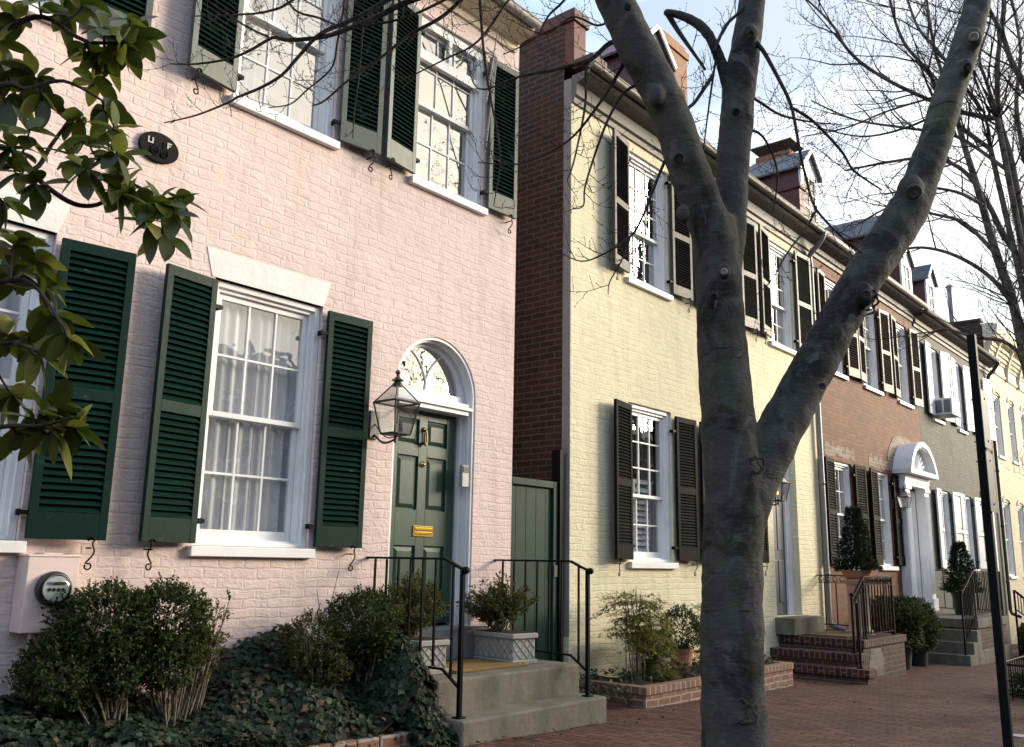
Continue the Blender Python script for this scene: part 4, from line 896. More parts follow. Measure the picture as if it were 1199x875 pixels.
tag(MB().box(13.42, 14.30, -.95, -.32, .407, .43).build("doormat", m_mat2, bevel=.005, loc=(13.8, -.6, .4)), "brown straw doormat on the brick stoop of the yellow house", "doormat")
X = 14.78
rail("handrail", "rusty iron rail with scroll frieze across the far end of the brick stoop", [(X, -.01, 1.275), (X, -1.16, 1.275)], [(X, -.01, .50), (X, -1.16, .50)], [((X, -1.18, .406), (X, -1.18, 1.27))], [((X, -.12-.19*i, .50), (X, -.12-.19*i, 1.16)) for i in range(6)], m_iron2, frieze=True)
Y = -1.2
top = [(14.74, Y, 1.275), (13.50, Y, 1.275), (13.02, Y, .97)]
bal = [((14.6-.125*i, Y, .47), (14.6-.125*i, Y, 1.16)) for i in range(9)]+[((13.40-.12*i, Y, .40-.07*i), (13.40-.12*i, Y, 1.10-.075*i)) for i in range(3)]
rail("handrail", "black iron rail with scroll frieze and newel on the street side of the brick stoop", top, [(14.74, Y, .47), (13.50, Y, .47), (13.02, Y, .17)], [((13.02, Y, .236), (13.02, Y, 1.0)), ((13.50, Y, .406), (13.50, Y, 1.27)), ((12.78, -1.36, .066), (12.78, -1.36, .93))], bal, m_iron2, frieze=True, knob=(13.02, Y, 1.03))
T = thing("pedestal_pot", "tall pink fluted pedestal pot with a brown bowl on the brick stoop", "flower pot", (14.38, -.80, .41))
prof = [(.001,0),(.21,0),(.21,.05),(.17,.07),(.155,.12),(.16,.5),(.165,.72),(.19,.76),(.20,.80),(.17,.82),(.001,.82)]
b = MB(); n = 40; vs = []
for r_, z in prof:
    for k in range(n):
        q = r_*(1-.05*(.12 < z < .75)*(k % 4 < 2)); a = 2*math.pi*k/n; vs.append((14.38+q*math.cos(a), -.80+q*math.sin(a), .407+z))
b.add(vs, [(i*n+k, i*n+(k+1) % n, (i+1)*n+(k+1) % n, (i+1)*n+k) for i in range(len(prof)-1) for k in range(n)]); b.build("pedestal", m_pinkpot, T)
MB().lathe([(.001,.81),(.14,.81),(.20,.86),(.225,.93),(.235,.93),(.235,.96),(.20,.955),(.001,.94)], (14.38, -.80, .407), 24).build("bowl", m_terra, T, smooth=False)

# ---- stoop of the red house
T = thing("stone_stoop", "grey stone stoop with four steps and brick sides below the pediment door", "stoop", (19.5, -.7, -.2))
b = MB(); b.box(18.72, 21.0, -1.38, -.002, -.05, .335); b.build("brick_side", m_stoop, T)
b = MB(); b.box(18.70, 21.02, -1.42, -.002, .337, .50); b.build("landing", m_conc, T, bevel=.01)
MB().box(18.42, 21.03, -1.44, -.002, -.7, -.052).build("plinth", m_conc, T, bevel=.01)
for (a, c, z) in ((18.42, 18.698, .315), (18.13, 18.418, .115), (17.84, 18.128, -.085)): MB().box(a, c, -1.46, -.002, z-.5, z).build("step", m_conc, T, bevel=.008)
Y = -1.36
bal = [((20.85-.115*i, Y, .60), (20.85-.115*i, Y, 1.37)) for i in range(17)]+[((18.80-.10*i, Y, .50-.05*i), (18.80-.10*i, Y, 1.32-.042*i)) for i in range(9)]
rail("handrail", "thin black iron rail on the street side of the stone stoop", [(20.95, Y, 1.38), (18.85, Y, 1.38), (17.95, Y, .97)], [(20.95, Y, .60), (18.85, Y, .58), (17.95, Y, .10)], [((17.95, Y, -.085), (17.95, Y, .98)), ((18.85, Y, .50), (18.85, Y, 1.38)), ((20.93, Y, .50), (20.93, Y, 1.38))], bal, m_iron, r=.014, knob=(17.95, Y, 1.01))
X = 20.95
rail("handrail", "plain iron rail closing the far end of the stone stoop", [(X, -.01, 1.38), (X, -1.34, 1.38)], [(X, -.01, .60), (X, -1.34, .60)], [((X, -.72, .50), (X, -.72, 1.37))], [((X, -.10-.16*i, .60), (X, -.10-.16*i, 1.37)) for i in range(8)], m_iron, r=.014)
MB_p = [(0.001,0),(.15,0),(.19,.36),(.205,.36),(.205,.41),(.185,.41),(.17,.36),(.001,.35)]
def pot(name, label, c, s, mat, group=None):
    T = thing(name, label, "flower pot", tuple(c), group); b = MB(); b.lathe([(r*s, z*s) for r, z in MB_p], c, 20); b.build("body", mat, T); return T
pot("plant_pot", "grey pot with clipped cone shrub standing on the stone stoop", (20.45, -.75, .502), 1.1, m_blackpot)
pot("plant_pot", "black pot under the round bush nearer the brick stoop", (15.95, -.85, gz(15.95)), 1.15, m_blackpot); pot("plant_pot", "black pot under the round bush nearer the stone stoop", (17.0, -.80, gz(17.0)), 1.15, m_blackpot)
pot("terracotta_pot", "terracotta pot holding a small dark round shrub in the brick bed", (9.62, -.42, .15), .72, m_terra)
# ---- far rails and planting
Y = -1.5
rail("handrail", "grey iron rail sloping down beyond the stone stoop", [(21.4, Y, 1.0), (22.4, Y, .80), (25.2, Y, .10)], [(21.4, Y, .62), (22.4, Y, .42), (25.2, Y, -.22)], [((21.4, Y, -.38), (21.4, Y, 1.0)), ((25.2, Y, -.5), (25.2, Y, .1))], [((21.7+.25*i, Y, .58-.06*i), (21.7+.25*i, Y, .93-.063*i)) for i in range(13)], m_iron, r=.018, flat=.03)
T = thing("iron_fence", "low black iron area fence before the cream house", "fence", (30, -1.6, -.5)); b = MB()
b.tube([(26.5, -1.2, .95), (36, -1.2, .95)], .02, 6); b.tube([(26.5, -1.2, .30), (36, -1.2, .30)], .016, 6); b.build("rail", m_iron, T)
for i in range(40): MB().tube([(26.6+.235*i, -1.2, .1), (26.6+.235*i, -1.2, 1.02)], .011, 5).build("picket", m_iron, T)
MB().box(26.5, 36, -1.35, -1.05, -.8, .12).build("base_wall", m_stoop, T)

# ================================================================== street post, cover, tree guard
T = thing("sign_post", "tall dark green steel street post with sign plates seen almost edge on", "sign post", (7.56, -4.28, 0))
b = MB(); px_, py_ = 7.56, -4.28
b.box(px_-.030, px_+.030, py_-.030, py_+.030, gz(7.56)-.3, 3.22); b.build("post", m_pole, T, bevel=.005)
for (za, zb) in ((1.83, 2.28), (2.31, 2.76)):
    b = MB(); A = Vector((math.cos(R(4)), math.sin(R(4)), 0)); B = Vector((-A.y, A.x, 0)); b.obox(Vector((px_, py_-.048, (za+zb)/2)), (A, B, Vector((0,0,1))), (.15, .003, (zb-za)/2)); s = b.build("sign_plate", m_signb, T)
    b = MB()
    for z in (za+.06, zb-.06): b.tube([(px_, py_-.06, z), (px_, py_+.045, z)], .008, 6)
    b.build("bolt", m_steel, s)
c = aty(1192, 864, -3.95)
T = thing("valve_cover", "small round pale metal valve cover set in the brick pavement", "valve cover", (9.35, -3.97, gz(9.35)))
MB().lathe([(.001,0),(.075,0),(.075,.006),(.06,.009),(.001,.009)], (9.35, -3.97, gz(9.35)+.002), 20).build("lid", m_steel, T)
T = thing("tree_guard", "low dark iron tree-pit guard filled with clipped shrubs at the kerb", "tree guard", (13.2, -3.6, gz(13.2)))
z0 = gz(13.2)
for xa, ya, xb, yb in ((12.6, -3.1, 14.2, -3.1), (12.6, -4.4, 14.2, -4.4), (12.6, -3.1, 12.6, -4.4), (14.2, -3.1, 14.2, -4.4)):
    b = MB(); b.tube([(xa, ya, z0+.42), (xb, yb, z0+.42)], .014, 6); b.tube([(xa, ya, z0+.08), (xb, yb, z0+.08)], .012, 6)
    n = int(math.hypot(xb-xa, yb-ya)/.12)
    for k in range(n+1): b.tube([(xa+(xb-xa)*k/n, ya+(yb-ya)*k/n, z0-.03), (xa+(xb-xa)*k/n, ya+(yb-ya)*k/n, z0+.44)], .008, 5)
    b.build("panel", m_iron, T)

# ================================================================== foliage
def rdir(r=rnd):
    while True:
        v = Vector((r.uniform(-1,1), r.uniform(-1,1), r.uniform(-1,1)))
        if .05 < v.length < 1: return v.normalized()
def small_leaf(mb, p, d, n, L, Wd, mi):
    """folded four-sided leaf from p along d with normal n"""
    s = d.cross(n); s = s.normalized() if s.length > 1e-5 else d.orthogonal().normalized(); n = s.cross(d)
    a = p; m = p+d*L*.5-n*L*.05; t = p+d*L
    mb.add([a, m+s*Wd+n*Wd*.35, t, m-s*Wd+n*Wd*.35], [(0,1,2), (0,2,3)], mi)
def sprig(mb, p, d, L, nl, ll, lw, wts, r=rnd):
    for k in range(nl):
        t = .25+.75*k/max(1, nl-1); q = p+d*L*t; o = rdir(r); o = (o-d*o.dot(d)); o = o.normalized() if o.length > 1e-4 else d.orthogonal()
        v = (o*.8+d*.55+Vector((0,0,.15))).normalized(); small_leaf(mb, q, v, (d*.6+Vector((0,0,.8))-o*.2).normalized(), ll*r.uniform(.7,1.15), lw*r.uniform(.8,1.1), r.choices(range(len(wts)), wts)[0])
def bush(name, label, base, lobes, mats, wts, dens=1100, ll=.026, lw=.009, stems=10, stemr=.010, cat="shrub", group=None, sprl=.07, hollow=.55, sparse=0):
    T = thing(name, label, cat, tuple(base), group); f = MB(); s = MB(); base = Vector(base)
    for (c, rr) in lobes:
        c = Vector(c); vol = rr[0]*rr[1]*rr[2]; n = int(1.7*dens*(vol/.027)**.72); fq = [rdir() for _ in range(5)]; ph = [rnd.random()*6 for _ in range(5)]
        for i in range(n):
            u = rdir(); rad = rnd.uniform(hollow, 1)**.6
            rad *= 1+.13*sum(math.sin(u.dot(fq[j])*6+ph[j]) for j in range(5))/2
            p = c+Vector((u.x*rr[0], u.y*rr[1], u.z*rr[2]))*rad
            if sparse and rnd.random() < sparse*(.5+.5*math.sin(u.x*7+u.z*5)): continue
            sprig(f, p, (u*.8+rdir()*.5+Vector((0,0,.35))).normalized(), sprl, 7, ll, lw, wts)
        k = max(2, int(stems*vol**.33/.3)) if stems else 0
        for i in range(k):
            u = rdir(); e = c+Vector((u.x*rr[0], u.y*rr[1], abs(u.z)*rr[2]*.8+.1*rr[2]))*.8; b0 = base+Vector((rnd.uniform(-.05,.05), rnd.uniform(-.05,.05), 0)); mid = b0.lerp(e, .5)+rdir()*.04
            pts = smooth_path([b0, mid, e], 4); s.tube(pts, [stemr*(1-.75*q/(len(pts)-1)) for q in range(len(pts))], 5)
    f.build("foliage", mats, T)
    if s.v: s.build("stem", m_stem, T, smooth=True)
    return T
bush("boxwood", "large dense boxwood shrub in front of the electric meter box", (2.84, -.42, .2), [((2.74, -.36, .97), (.27,.24,.22)), ((2.50, -.36, .72), (.20,.2,.18)), ((2.84, -.38, .74), (.22,.2,.15))], m_box, (4,5,1), 1700, .022, .008)
bush("boxwood", "leggy boxwood shrub with bare stems, below the curtained pink house window", (3.22, -.45, .22), [((3.10, -.42, .98), (.23,.22,.22)), ((3.10, -.45, .74), (.20,.18,.14))], m_box, (4,5,1), 1500, .023, .009, 14)
o = bpy.data.objects[-1] if False else None
T = thing("privet_shrub", "thin olive shrub with many upright stems beside the leggy boxwood", "shrub", (3.28, -.42, .22)); f = MB(); s = MB()
for i in range(46):
    e = Vector((3.42+rnd.gauss(0,.085), -.40+rnd.gauss(0,.08), .95+rnd.gauss(0,.12))); b0 = Vector((3.27+rnd.uniform(-.05,.07), -.43+rnd.uniform(-.05,.05), .2)); pts = smooth_path([b0, b0.lerp(e,.5)+rdir()*.03, e], 4)
    s.tube(pts, [.007*(1-.7*q/(len(pts)-1)) for q in range(len(pts))], 5)
    for k in range(9): q = pts[-1].lerp(pts[-4], rnd.random()); sprig(f, q, (rdir()*.7+Vector((.15,0,.6))).normalized(), .06, 7, .024, .008, (2,4,3))
f.build("foliage", m_boxo, T); s.build("stem", m_stem, T, smooth=True)
bush("boxwood", "round dark boxwood shrub rising from the ivy beside the concrete stoop", (4.72, -.55, .25), [((4.66, -.52, .90), (.24,.23,.22)), ((4.80, -.52, .74), (.17,.18,.16))], m_box, (4,5,2), 1400, .023, .009, 14)
bush("boxwood", "small yellowish boxwood shrub between the ivy and the pink wall", (4.28, -.45, .25), [((4.22, -.48, .80), (.19,.17,.16)), ((4.34, -.48, .62), (.15,.15,.14))], m_boxo, (4,2,4), 1100, .022, .008, 14)
T = thing("bare_twigs", "few bare leafless twigs standing up from the ivy under the window", "bare shrub", (4.15, -.3, .3)); s = MB()
for P in (((390,790),(380,740),(372,720),(376,704)), ((393,790),(378,735),(371,690)), ((360,800),(372,745),(385,715),(397,668)), ((372,735),(380,718),(379,712))):
    pts = smooth_path([aty(*p, -.32) for p in P], 4); s.tube(pts, [.006*(1-.6*q/(len(pts)-1)) for q in range(len(pts))], 5)
s.build("stem", m_stem, T, smooth=True)
def upright(name, label, c, h, spread, n, mats, wts, ll=.026, lw=.0085, lean=(0,0)):
    """vase-shaped shrub of many upright twigs"""
    T = thing(name, label, "shrub", tuple(c)); f = MB(); s = MB(); c = Vector(c)
    for i in range(n):
        a = rnd.uniform(0, 2*math.pi); t = rnd.random()**.5; e = c+Vector((math.cos(a)*t*spread+lean[0], math.sin(a)*t*spread*.8+lean[1], h*(1.02-.45*t*t)*rnd.uniform(.72,1.05)))
        b0 = c+Vector((rnd.uniform(-.04,.04), rnd.uniform(-.08,.08), 0)); pts = smooth_path([b0, b0.lerp(e,.45)+Vector((0,0,h*.06))+rdir()*.02, e], 5)
        s.tube(pts, [.0055*(1-.7*q/(len(pts)-1)) for q in range(len(pts))], 4)
        for k in range(22):
            q = rnd.randrange(3, len(pts)-1); p = pts[q].lerp(pts[q+1], rnd.random()); sprig(f, p, (rdir()*.75+(e-b0).normalized()*.7).normalized(), .055, 6, ll, lw, wts)
    f.build("foliage", mats, T); s.build("stem", m_stem, T, smooth=True); return T
upright("potted_shrub", "spreading olive shrub growing in the gate side stone planter", (6.50, -.30, .75), .50, .40, 64, m_boxo, (5,2,3), .027, .009)
upright("potted_shrub", "bronze-green upright shrub behind the iron handrail in the ivy side planter", (5.37, -.30, .75), .52, .40, 70, m_boxo, (5,3,2), .027, .009)
def ivy_leaf(mb, p, d, n, L, mi):
    s = d.cross(n); s = s.normalized() if s.length > 1e-5 else d.orthogonal().normalized(); n = s.cross(d)
    out_ = [(-.08,0),(-.12,.32),(.10,.30),(.22,.52),(.45,.24),(1,0),(.45,-.24),(.22,-.52),(.10,-.30),(-.12,-.32)]
    vs = [p+d*L*.18-n*L*.06]+[p+d*(u*L)+s*(w*L)-n*(abs(w)*L*.18) for u, w in out_]
    mb.add(vs, [(0, k, k % 10+1) for k in range(1, 11)], mi)
f = MB()
for i in range(10500):
    x = rnd.uniform(.9, 5.10); y = rnd.uniform(-1.0, -.02)
    if i > 8000: x = rnd.gauss(4.95, .15); y = rnd.uniform(-1.20, -.1)
    if x > 5.12 or y < -1.22: continue
    if y < -.96 and x < 4.75: continue
    hz = ivy_h(x, max(y, -.95)) - (max(0, -.95-y)*1.5)
    if y < -.93: hz = gz(x)+rnd.random()**.8*max(.08, hz-gz(x))
    e = .03; nx_, ny_ = (ivy_h(x+e, y)-ivy_h(x-e, y))/(2*e), (ivy_h(x, y+e)-ivy_h(x, y-e))/(2*e)
    nrm = (Vector((-nx_, -ny_, 1)).normalized()+rdir()*.55+Vector((0,-.25,0))).normalized(); d = (rdir()*.8+Vector((0,-.5,-.5))); d = (d-nrm*d.dot(nrm)).normalized()
    ivy_leaf(f, Vector((x, y, hz+rnd.uniform(-.05,.03))), d, nrm, rnd.uniform(.028,.074), rnd.choices((1,2,3,0), (5,4,1,.45))[0])
o = f.build("ivy", m_ivy); o['kind'] = 'stuff'; o['label'] = "dark ivy covering the planting bed below the pink house"
# nandina: compound leaves on canes
def nandina(name, label, c, h, spread, n, wts, low=.25):
    T = thing(name, label, "shrub", tuple(c)); f = MB(); s = MB(); c = Vector(c)
    for i in range(n):
        a = rnd.uniform(0, 2*math.pi); e = c+Vector((math.cos(a)*spread*.35*rnd.random(), math.sin(a)*spread*.3*rnd.random(), h*rnd.uniform(.75,1.0))); b0 = c+Vector((rnd.uniform(-.09,.09), rnd.uniform(-.07,.07), 0)); pts = smooth_path([b0, b0.lerp(e,.5)+rdir()*.02, e], 6)
        s.tube(pts, [.0075*(1-.5*q/(len(pts)-1)) for q in range(len(pts))], 5)
        for k in range(11):
            t = low+(1-low)*rnd.random(); p = pts[min(len(pts)-1, int(t*(len(pts)-1)))]; a = rnd.uniform(0, 2*math.pi); d = Vector((math.cos(a), math.sin(a), rnd.uniform(.0,.55))).normalized(); L = spread*rnd.uniform(.45,.85); q = []
            for m in range(6): tt = m/5; q.append(p+d*L*tt+Vector((0,0,-.35*L*tt*tt)))
            s.tube(q, .0022, 3)
            for m in range(1, 6):
                for sg in (-1, 1, 0) if m > 2 else (-1, 1):
                    dd = (d*.7+Vector((-d.y, d.x, 0))*sg*.9+Vector((0,0,-.25))).normalized(); pp = q[m]
                    for z in range(3):
                        pz = pp+dd*.03*z; l2 = (dd+rdir()*.55).normalized(); w = list(wts)
                        if p.z > c.z+h*.86: w[3] *= 5
                        small_leaf(f, pz, l2, Vector((0,0,1)), rnd.uniform(.045,.075), rnd.uniform(.007,.011), rnd.choices(range(4), w)[0])
    f.build("foliage", m_nan, T); s.build("stem", m_stem, T, smooth=True); return T
nandina("nandina", "tall airy nandina shrub with reddish tips in the brick bed", (8.46, -.52, .16), 1.02, .46, 10, (4,2,4,.5), .45)
nandina("nandina", "low dense yellow-green nandina clump at the front of the brick bed", (8.86, -.50, .16), .62, .30, 13, (4,4,2,.2), .1)
nandina("nandina", "reddish nandina shrub half hidden behind the street tree trunk", (10.35, -.42, .16), .95, .34, 8, (4,3,2,1), .2)
bush("boxwood_ball", "small dark round shrub growing in the terracotta pot", (9.62, -.42, .40), [((9.62, -.42, .66), (.21,.2,.23))], m_box, (6,3,0), 900, .022, .009, 6)
f = MB()
for i in range(1500):
    x = rnd.uniform(8.12, 11.38); y = rnd.uniform(-.86, -.1)
    if math.sin(x*4.1)+math.sin(x*9+y*8) < -.1: continue
    nrm = (Vector((0,-.2,1))+rdir()*.6).normalized(); d = rdir(); d = (d-nrm*d.dot(nrm)).normalized(); ivy_leaf(f, Vector((x, y, .20+rnd.uniform(0,.10))), d, nrm, rnd.uniform(.03,.055), rnd.choices((1,2,3), (2,5,3))[0])
for i in range(350):
    x = rnd.uniform(7.0, 8.0); y = rnd.uniform(-.9, -.2); nrm = (Vector((0,-.3,1))+rdir()*.6).normalized(); d = rdir(); d = (d-nrm*d.dot(nrm)).normalized(); ivy_leaf(f, Vector((x, y, .05+rnd.uniform(0,.30)*(1-abs(x-7.5))*1.2)), d, nrm, rnd.uniform(.03,.055), rnd.choices((1,2,3), (4,5,2))[0])
o = f.build("ground_cover", m_ivy); o['kind'] = 'stuff'; o['label'] = "small green ground cover plants in the brick bed"
def conifer(name, label, c, h, r, n, wts=(3,4,2), skirt=0):
    T = thing(name, label, "conifer", tuple(c)); f = MB(); c = Vector(c)
    for i in range(n):
        t = rnd.random()**1.5; a = rnd.uniform(0, 2*math.pi); rr = r*(1-t)**.85*rnd.uniform(.45,1.2)*(1+.22*math.sin(a*3+t*9))+.02
        p = c+Vector((math.cos(a)*rr, math.sin(a)*rr, h*t)); d = Vector((math.cos(a), math.sin(a), .35)).normalized(); sprig(f, p, (d+rdir()*.4).normalized(), .085, 8, .036, .0085, wts)
    f.build("foliage", m_con, T); s = MB(); s.tube([c-Vector((0,0,.08)), c+Vector((0,0,h*.9))], [.018,.004], 6); s.build("trunk", m_twig, T); return T
conifer("potted_spruce", "small shaggy cone spruce in the pedestal bowl on the brick stoop", (14.38, -.80, 1.36), .95, .21, 1700)
conifer("topiary_cone", "dense dark cone topiary in the pot on the stone stoop", (20.45, -.75, .95), .98, .27, 2300)
bush("round_bush", "round dark boxwood bush in the black pot nearer the brick stoop", (15.95, -.85, gz(15.95)+.40), [((15.95, -.85, .50), (.45,.40,.42))], m_box, (5,4,1), 800, .034, .013, 4)
bush("round_bush", "round dark boxwood bush in the black pot nearer the stone stoop", (17.0, -.80, gz(17)+.40), [((17.0, -.80, .42), (.44,.40,.40))], m_box, (5,4,1), 800, .034, .013, 4)
bush("hedge_shrub", "low ivy-dark shrub below the sloping grey rail", (23.0, -1.9, -.4), [((22.3, -1.75, -.05), (.9,.35,.42)), ((24.0, -1.75, -.15), (1.1,.35,.42))], m_box, (6,3,1), 480, .05, .02, 0)
bush("guard_shrub", "dark clipped shrub inside the iron tree guard at the kerb", (13.3, -3.7, gz(13.2)), [((13.2, -3.65, -.02), (.62,.45,.24))], m_box, (6,3,0), 600, .03, .012, 0)
upright("garden_shrub", "thin yellow-leaved shrub before the cream house at the picture edge", (26.9, -1.7, -.2), 2.0, .45, 26, m_boxo, (3,2,2), .07, .025)

f = MB(); rl = random.Random(31)                   # a few dry leaves blown against the steps and the bed
for i in range(170):
    k = rl.random()
    if k < .4: x, y = rl.uniform(4.2, 8.0), -1.28-abs(rl.gauss(0, .10))
    elif k < .7: x, y = rl.uniform(7.0, 12.4), -.98-abs(rl.gauss(0, .12))
    else: x, y = rl.uniform(4.5, 17), rl.uniform(-4.4, -1.3)
    if y > -1.26 and 5.0 < x < 6.96: y -= .3
    n_ = (Vector((0,0,1))+rdir(rl)*.45).normalized(); d = rdir(rl); d = (d-n_*d.dot(n_)).normalized(); small_leaf(f, Vector((x, y, gz(x)+.022)), d, n_, rl.uniform(.03,.065), rl.uniform(.010,.020), 0)
o = f.build("fallen_leaves", [leafmat("dry fallen leaf", (.12, .075, .04), .8, .05, .1)]); o['kind'] = 'stuff'; o['label'] = "dry brown fallen leaves on the brick pavement"
# ================================================================== houses across the street (behind the camera)
for i, (xa, xb, hh, col, lab) in enumerate(((-26, -14, 6.1, (.30,.16,.11), "red brick row house across the street with white sash windows"), (-13.9, -4, 6.5, (.42,.38,.30), "buff painted row house across the street with white sash windows"),
                                           (-3.9, 7, 6.0, (.24,.13,.09), "brown brick row house across the street with white sash windows"), (7.1, 18, 6.5, (.40,.36,.31), "pale grey row house across the street with white sash windows"),
                                           (18.1, 32, 6.2, (.28,.15,.10), "orange brick row house across the street with white sash windows"), (32.1, 48, 6.8, (.22,.12,.085), "dark brick row house across the street with white sash windows"), (48.1, 70, 6.4, (.3,.2,.14), "tan brick row house far along across the street with white sash windows"))):
    T = thing("row_house", lab, "house", (xa, -15, 0)); b = MB(); b.box(xa, xb, -24, -15, gz(xa)-1.5, hh); b.build("wall", brick("row house brick %s" % lab.split()[0], col, sc(col, .8), sc(col, 1.1)), T)
    MB().prism([(-14.8, hh), (-19.5, hh+1.7), (-24.2, hh)], xa, xb, 0, 'yz').build("roof", m_slate, T)
    n = int((xb-xa)/2.4)
    for k in range(n):
        for zz in (1.2, 3.9):
            x = xa+.8+2.4*k; b = MB(); ring(b, x, x+1.0, zz, zz+1.8, .09, -15.0, -14.95); b.box(x, x+1, -14.99, -14.955, zz+.87, zz+.93); wdw = b.build("window", m_white, T)
            MB().quad((x+.05, -14.985, zz+.05), (x+.95, -14.985, zz+.05), (x+.95, -14.985, zz+1.75), (x+.05, -14.985, zz+1.75)).build("pane", m_dark, wdw)

# ================================================================== the street tree
def pxpath(P, d, d1=None, k=4):
    """traced limb: pixel path with half widths -> points and radii on an upright plane d (to d1) metres ahead"""
    n = len(P); pts = []; rad = []
    for i, q in enumerate(P):
        dd = d if d1 is None else d+(d1-d)*i/max(1, n-1)
        p = at(q[0], q[1], dd); pts.append(p); rad.append(psize(q[2], p) if len(q) > 2 else .004)
    sp = smooth_path(pts, k); sr = []
    for i in range(n-1): sr += [rad[i]+(rad[i+1]-rad[i])*j/k for j in range(k)]
    return sp, sr+[rad[-1]]
TD = 4.30
T = thing("street_tree", "big smooth grey street tree forking into three bare heavy limbs", "tree", tuple(at(862, 960, TD).xy)+(0,))
tk = MB()
base_ = at(862, 1010, TD)
trunk = [(868,1060,64),(864,960,54),(861,880,47),(858,800,43.5),(857,720,42),(858,640,41),(859,580,40),(853,500,37.5),(847,420,34),(842,350,31.5),(838,300,30),(836,255,29)]
limbL = [(846,330,26),(832,270,28),(818,228,28),(803,190,27),(787,140,26.5),(767,95,26.5),(746,55,26.5),(728,18,25.5),(710,-25,24),(690,-80,22),(665,-150,19)]
limbC = [(840,400,24),(847,330,24),(853,270,23.5),(858,200,22.5),(863,130,22),(870,75,21),(878,25,19),(884,-40,17),(890,-130,14)]
limbR = [(866,640,26),(880,575,33),(904,522,32),(931,470,30),(957,422,28.5),(983,374,27.5),(1009,328,27.5),(1034,291,28),(1060,252,27),(1078,212,23.5),(1096,160,21.5),(1111,110,20),(1128,62,19.5),(1142,15,17),(1153,-40,15.5),(1168,-120,13)]
stub = [(866,140,10),(852,98,8.5),(843,70,8),(830,42,7.6),(815,27,7),(796,18,6),(777,14,5)]
knots = [((1066,222),TD+.28,25,22),((1051,350-90),TD+.24,14,14),((1140,45),TD+.40,17,17),((1131,78),TD+.36,14,13),((740,22),TD-.25,15,15),((768,112),TD-.2,18,18),((795,185),TD-.12,17,16),((800,250),TD-.1,15,16),((878,40),TD+.08,17,15),((862,132),TD+.08,17,16),((848,318),TD-.14,14,14),((833,352),TD-.17,13,16),((887,580),TD,20,30),((1012,345),TD+.12,18,20)]
for P, d0, d1 in ((trunk, TD, TD), (limbL, TD, TD-.35), (limbC, TD+.03, TD+.15), (limbR, TD, TD+.55), (stub, TD+.06, TD+.05)):
    pts, rad = pxpath(P, d0, d1, 6)
    rad = [r*(.86+.02*math.sin(i*1.7)) for i, r in enumerate(rad)]
    tk.tube(pts, rad, 18)
for (px, d, a, h) in knots:
    p = at(px[0], px[1], d-.045); tk.blob(p, (psize(a, p)*.62, psize(a, p)*.62, psize(h, p)*.85), 8)
o = tk.build("trunk", m_bark, T, smooth=True)
rm = o.modifiers.new("remesh", 'REMESH'); rm.mode = 'VOXEL'; rm.voxel_size = .013; rm.use_smooth_shade = True
sm = o.modifiers.new("smooth", 'SMOOTH'); sm.iterations = 7; sm.factor = .6
tx = bpy.data.textures.new("bark lumps", 'CLOUDS'); tx.noise_scale = .22; tx.noise_depth = 3
dp = o.modifiers.new("lumps", 'DISPLACE'); dp.texture = tx; dp.strength = .017; dp.mid_level = .5; dp.texture_coords = 'LOCAL'
tx2 = bpy.data.textures.new("bark ridges", 'CLOUDS'); tx2.noise_scale = .045; tx2.noise_depth = 2
dp2 = o.modifiers.new("ridges", 'DISPLACE'); dp2.texture = tx2; dp2.strength = .006; dp2.mid_level = .5; dp2.texture_coords = 'LOCAL'
def knot_scar(px, py, d, a, cut=False):
    p = at(px, py, d); v = (CAM-p).normalized(); A = v.cross(Vector((0,0,1))).normalized(); B = A.cross(v); r = psize(a, p)*.68; b = MB()
    b.lathe([(.001,-.03),(r*1.0,-.03),(r*.95,r*.05),(r*.72,r*.22),(r*.45,r*.05),(r*.40,r*.02),(.001,r*.10)], p, 16, 0, (A, B, v)); k = b.build("knot", m_cut if cut else m_barkd, T, smooth=True)
for q in ((1140,43,TD+.29,8,True),(1133,78,TD+.26,7),(735,8,TD-.45,7),(795,185,TD-.36,10),(879,40,TD-.06,7),(862,131,TD-.06,7),(848,318,TD-.27,6,True),(836,348,TD-.31,7),(1070,225,TD+.12,14),(1014,345,TD-.05,9),(963,452,TD-.03,6)): knot_scar(*q)

def scar(px, py, d, a, seed, n=2):
    q = random.Random(seed); p0 = at(px, py, d); v = (CAM-p0).normalized(); A = v.cross(Vector((0,0,1))).normalized(); B = A.cross(v); b = MB()
    for k in range(n):
        r = psize(a, p0)*(1-.28*k); ph = [q.random()*6 for _ in range(4)]; P = []
        for t in range(0, 340, 12):
            w = R(t); rr = r*(1+.22*math.sin(2*w+ph[0])+.16*math.sin(3*w+ph[1])+.10*math.sin(7*w+ph[2])); P.append(p0+A*(rr*math.cos(w))+B*(rr*1.15*math.sin(w))-v*(.012*abs(math.cos(w))**2*r/.06))
        b.tube(P, [.002+.006*q.random() for _ in P], 6, 0, False)
    b.build("bark_scar", m_barkd, T, smooth=True)
scar(868, 834, TD-.150, 13, 3, 2); scar(884, 545, TD-.13, 9, 4, 2); scar(1016, 352, TD+.07, 12, 6, 2); 
TW = {}
def bud(mb, p, d, r):
    s = d.orthogonal().normalized(); t = d.cross(s)
    mb.add([p-d*r*.6, p+s*r, p+t*r, p-s*r, p-t*r, p+d*r*2.2], [(0,2,1),(0,3,2),(0,4,3),(0,1,4),(5,1,2),(5,2,3),(5,3,4),(5,4,1)])
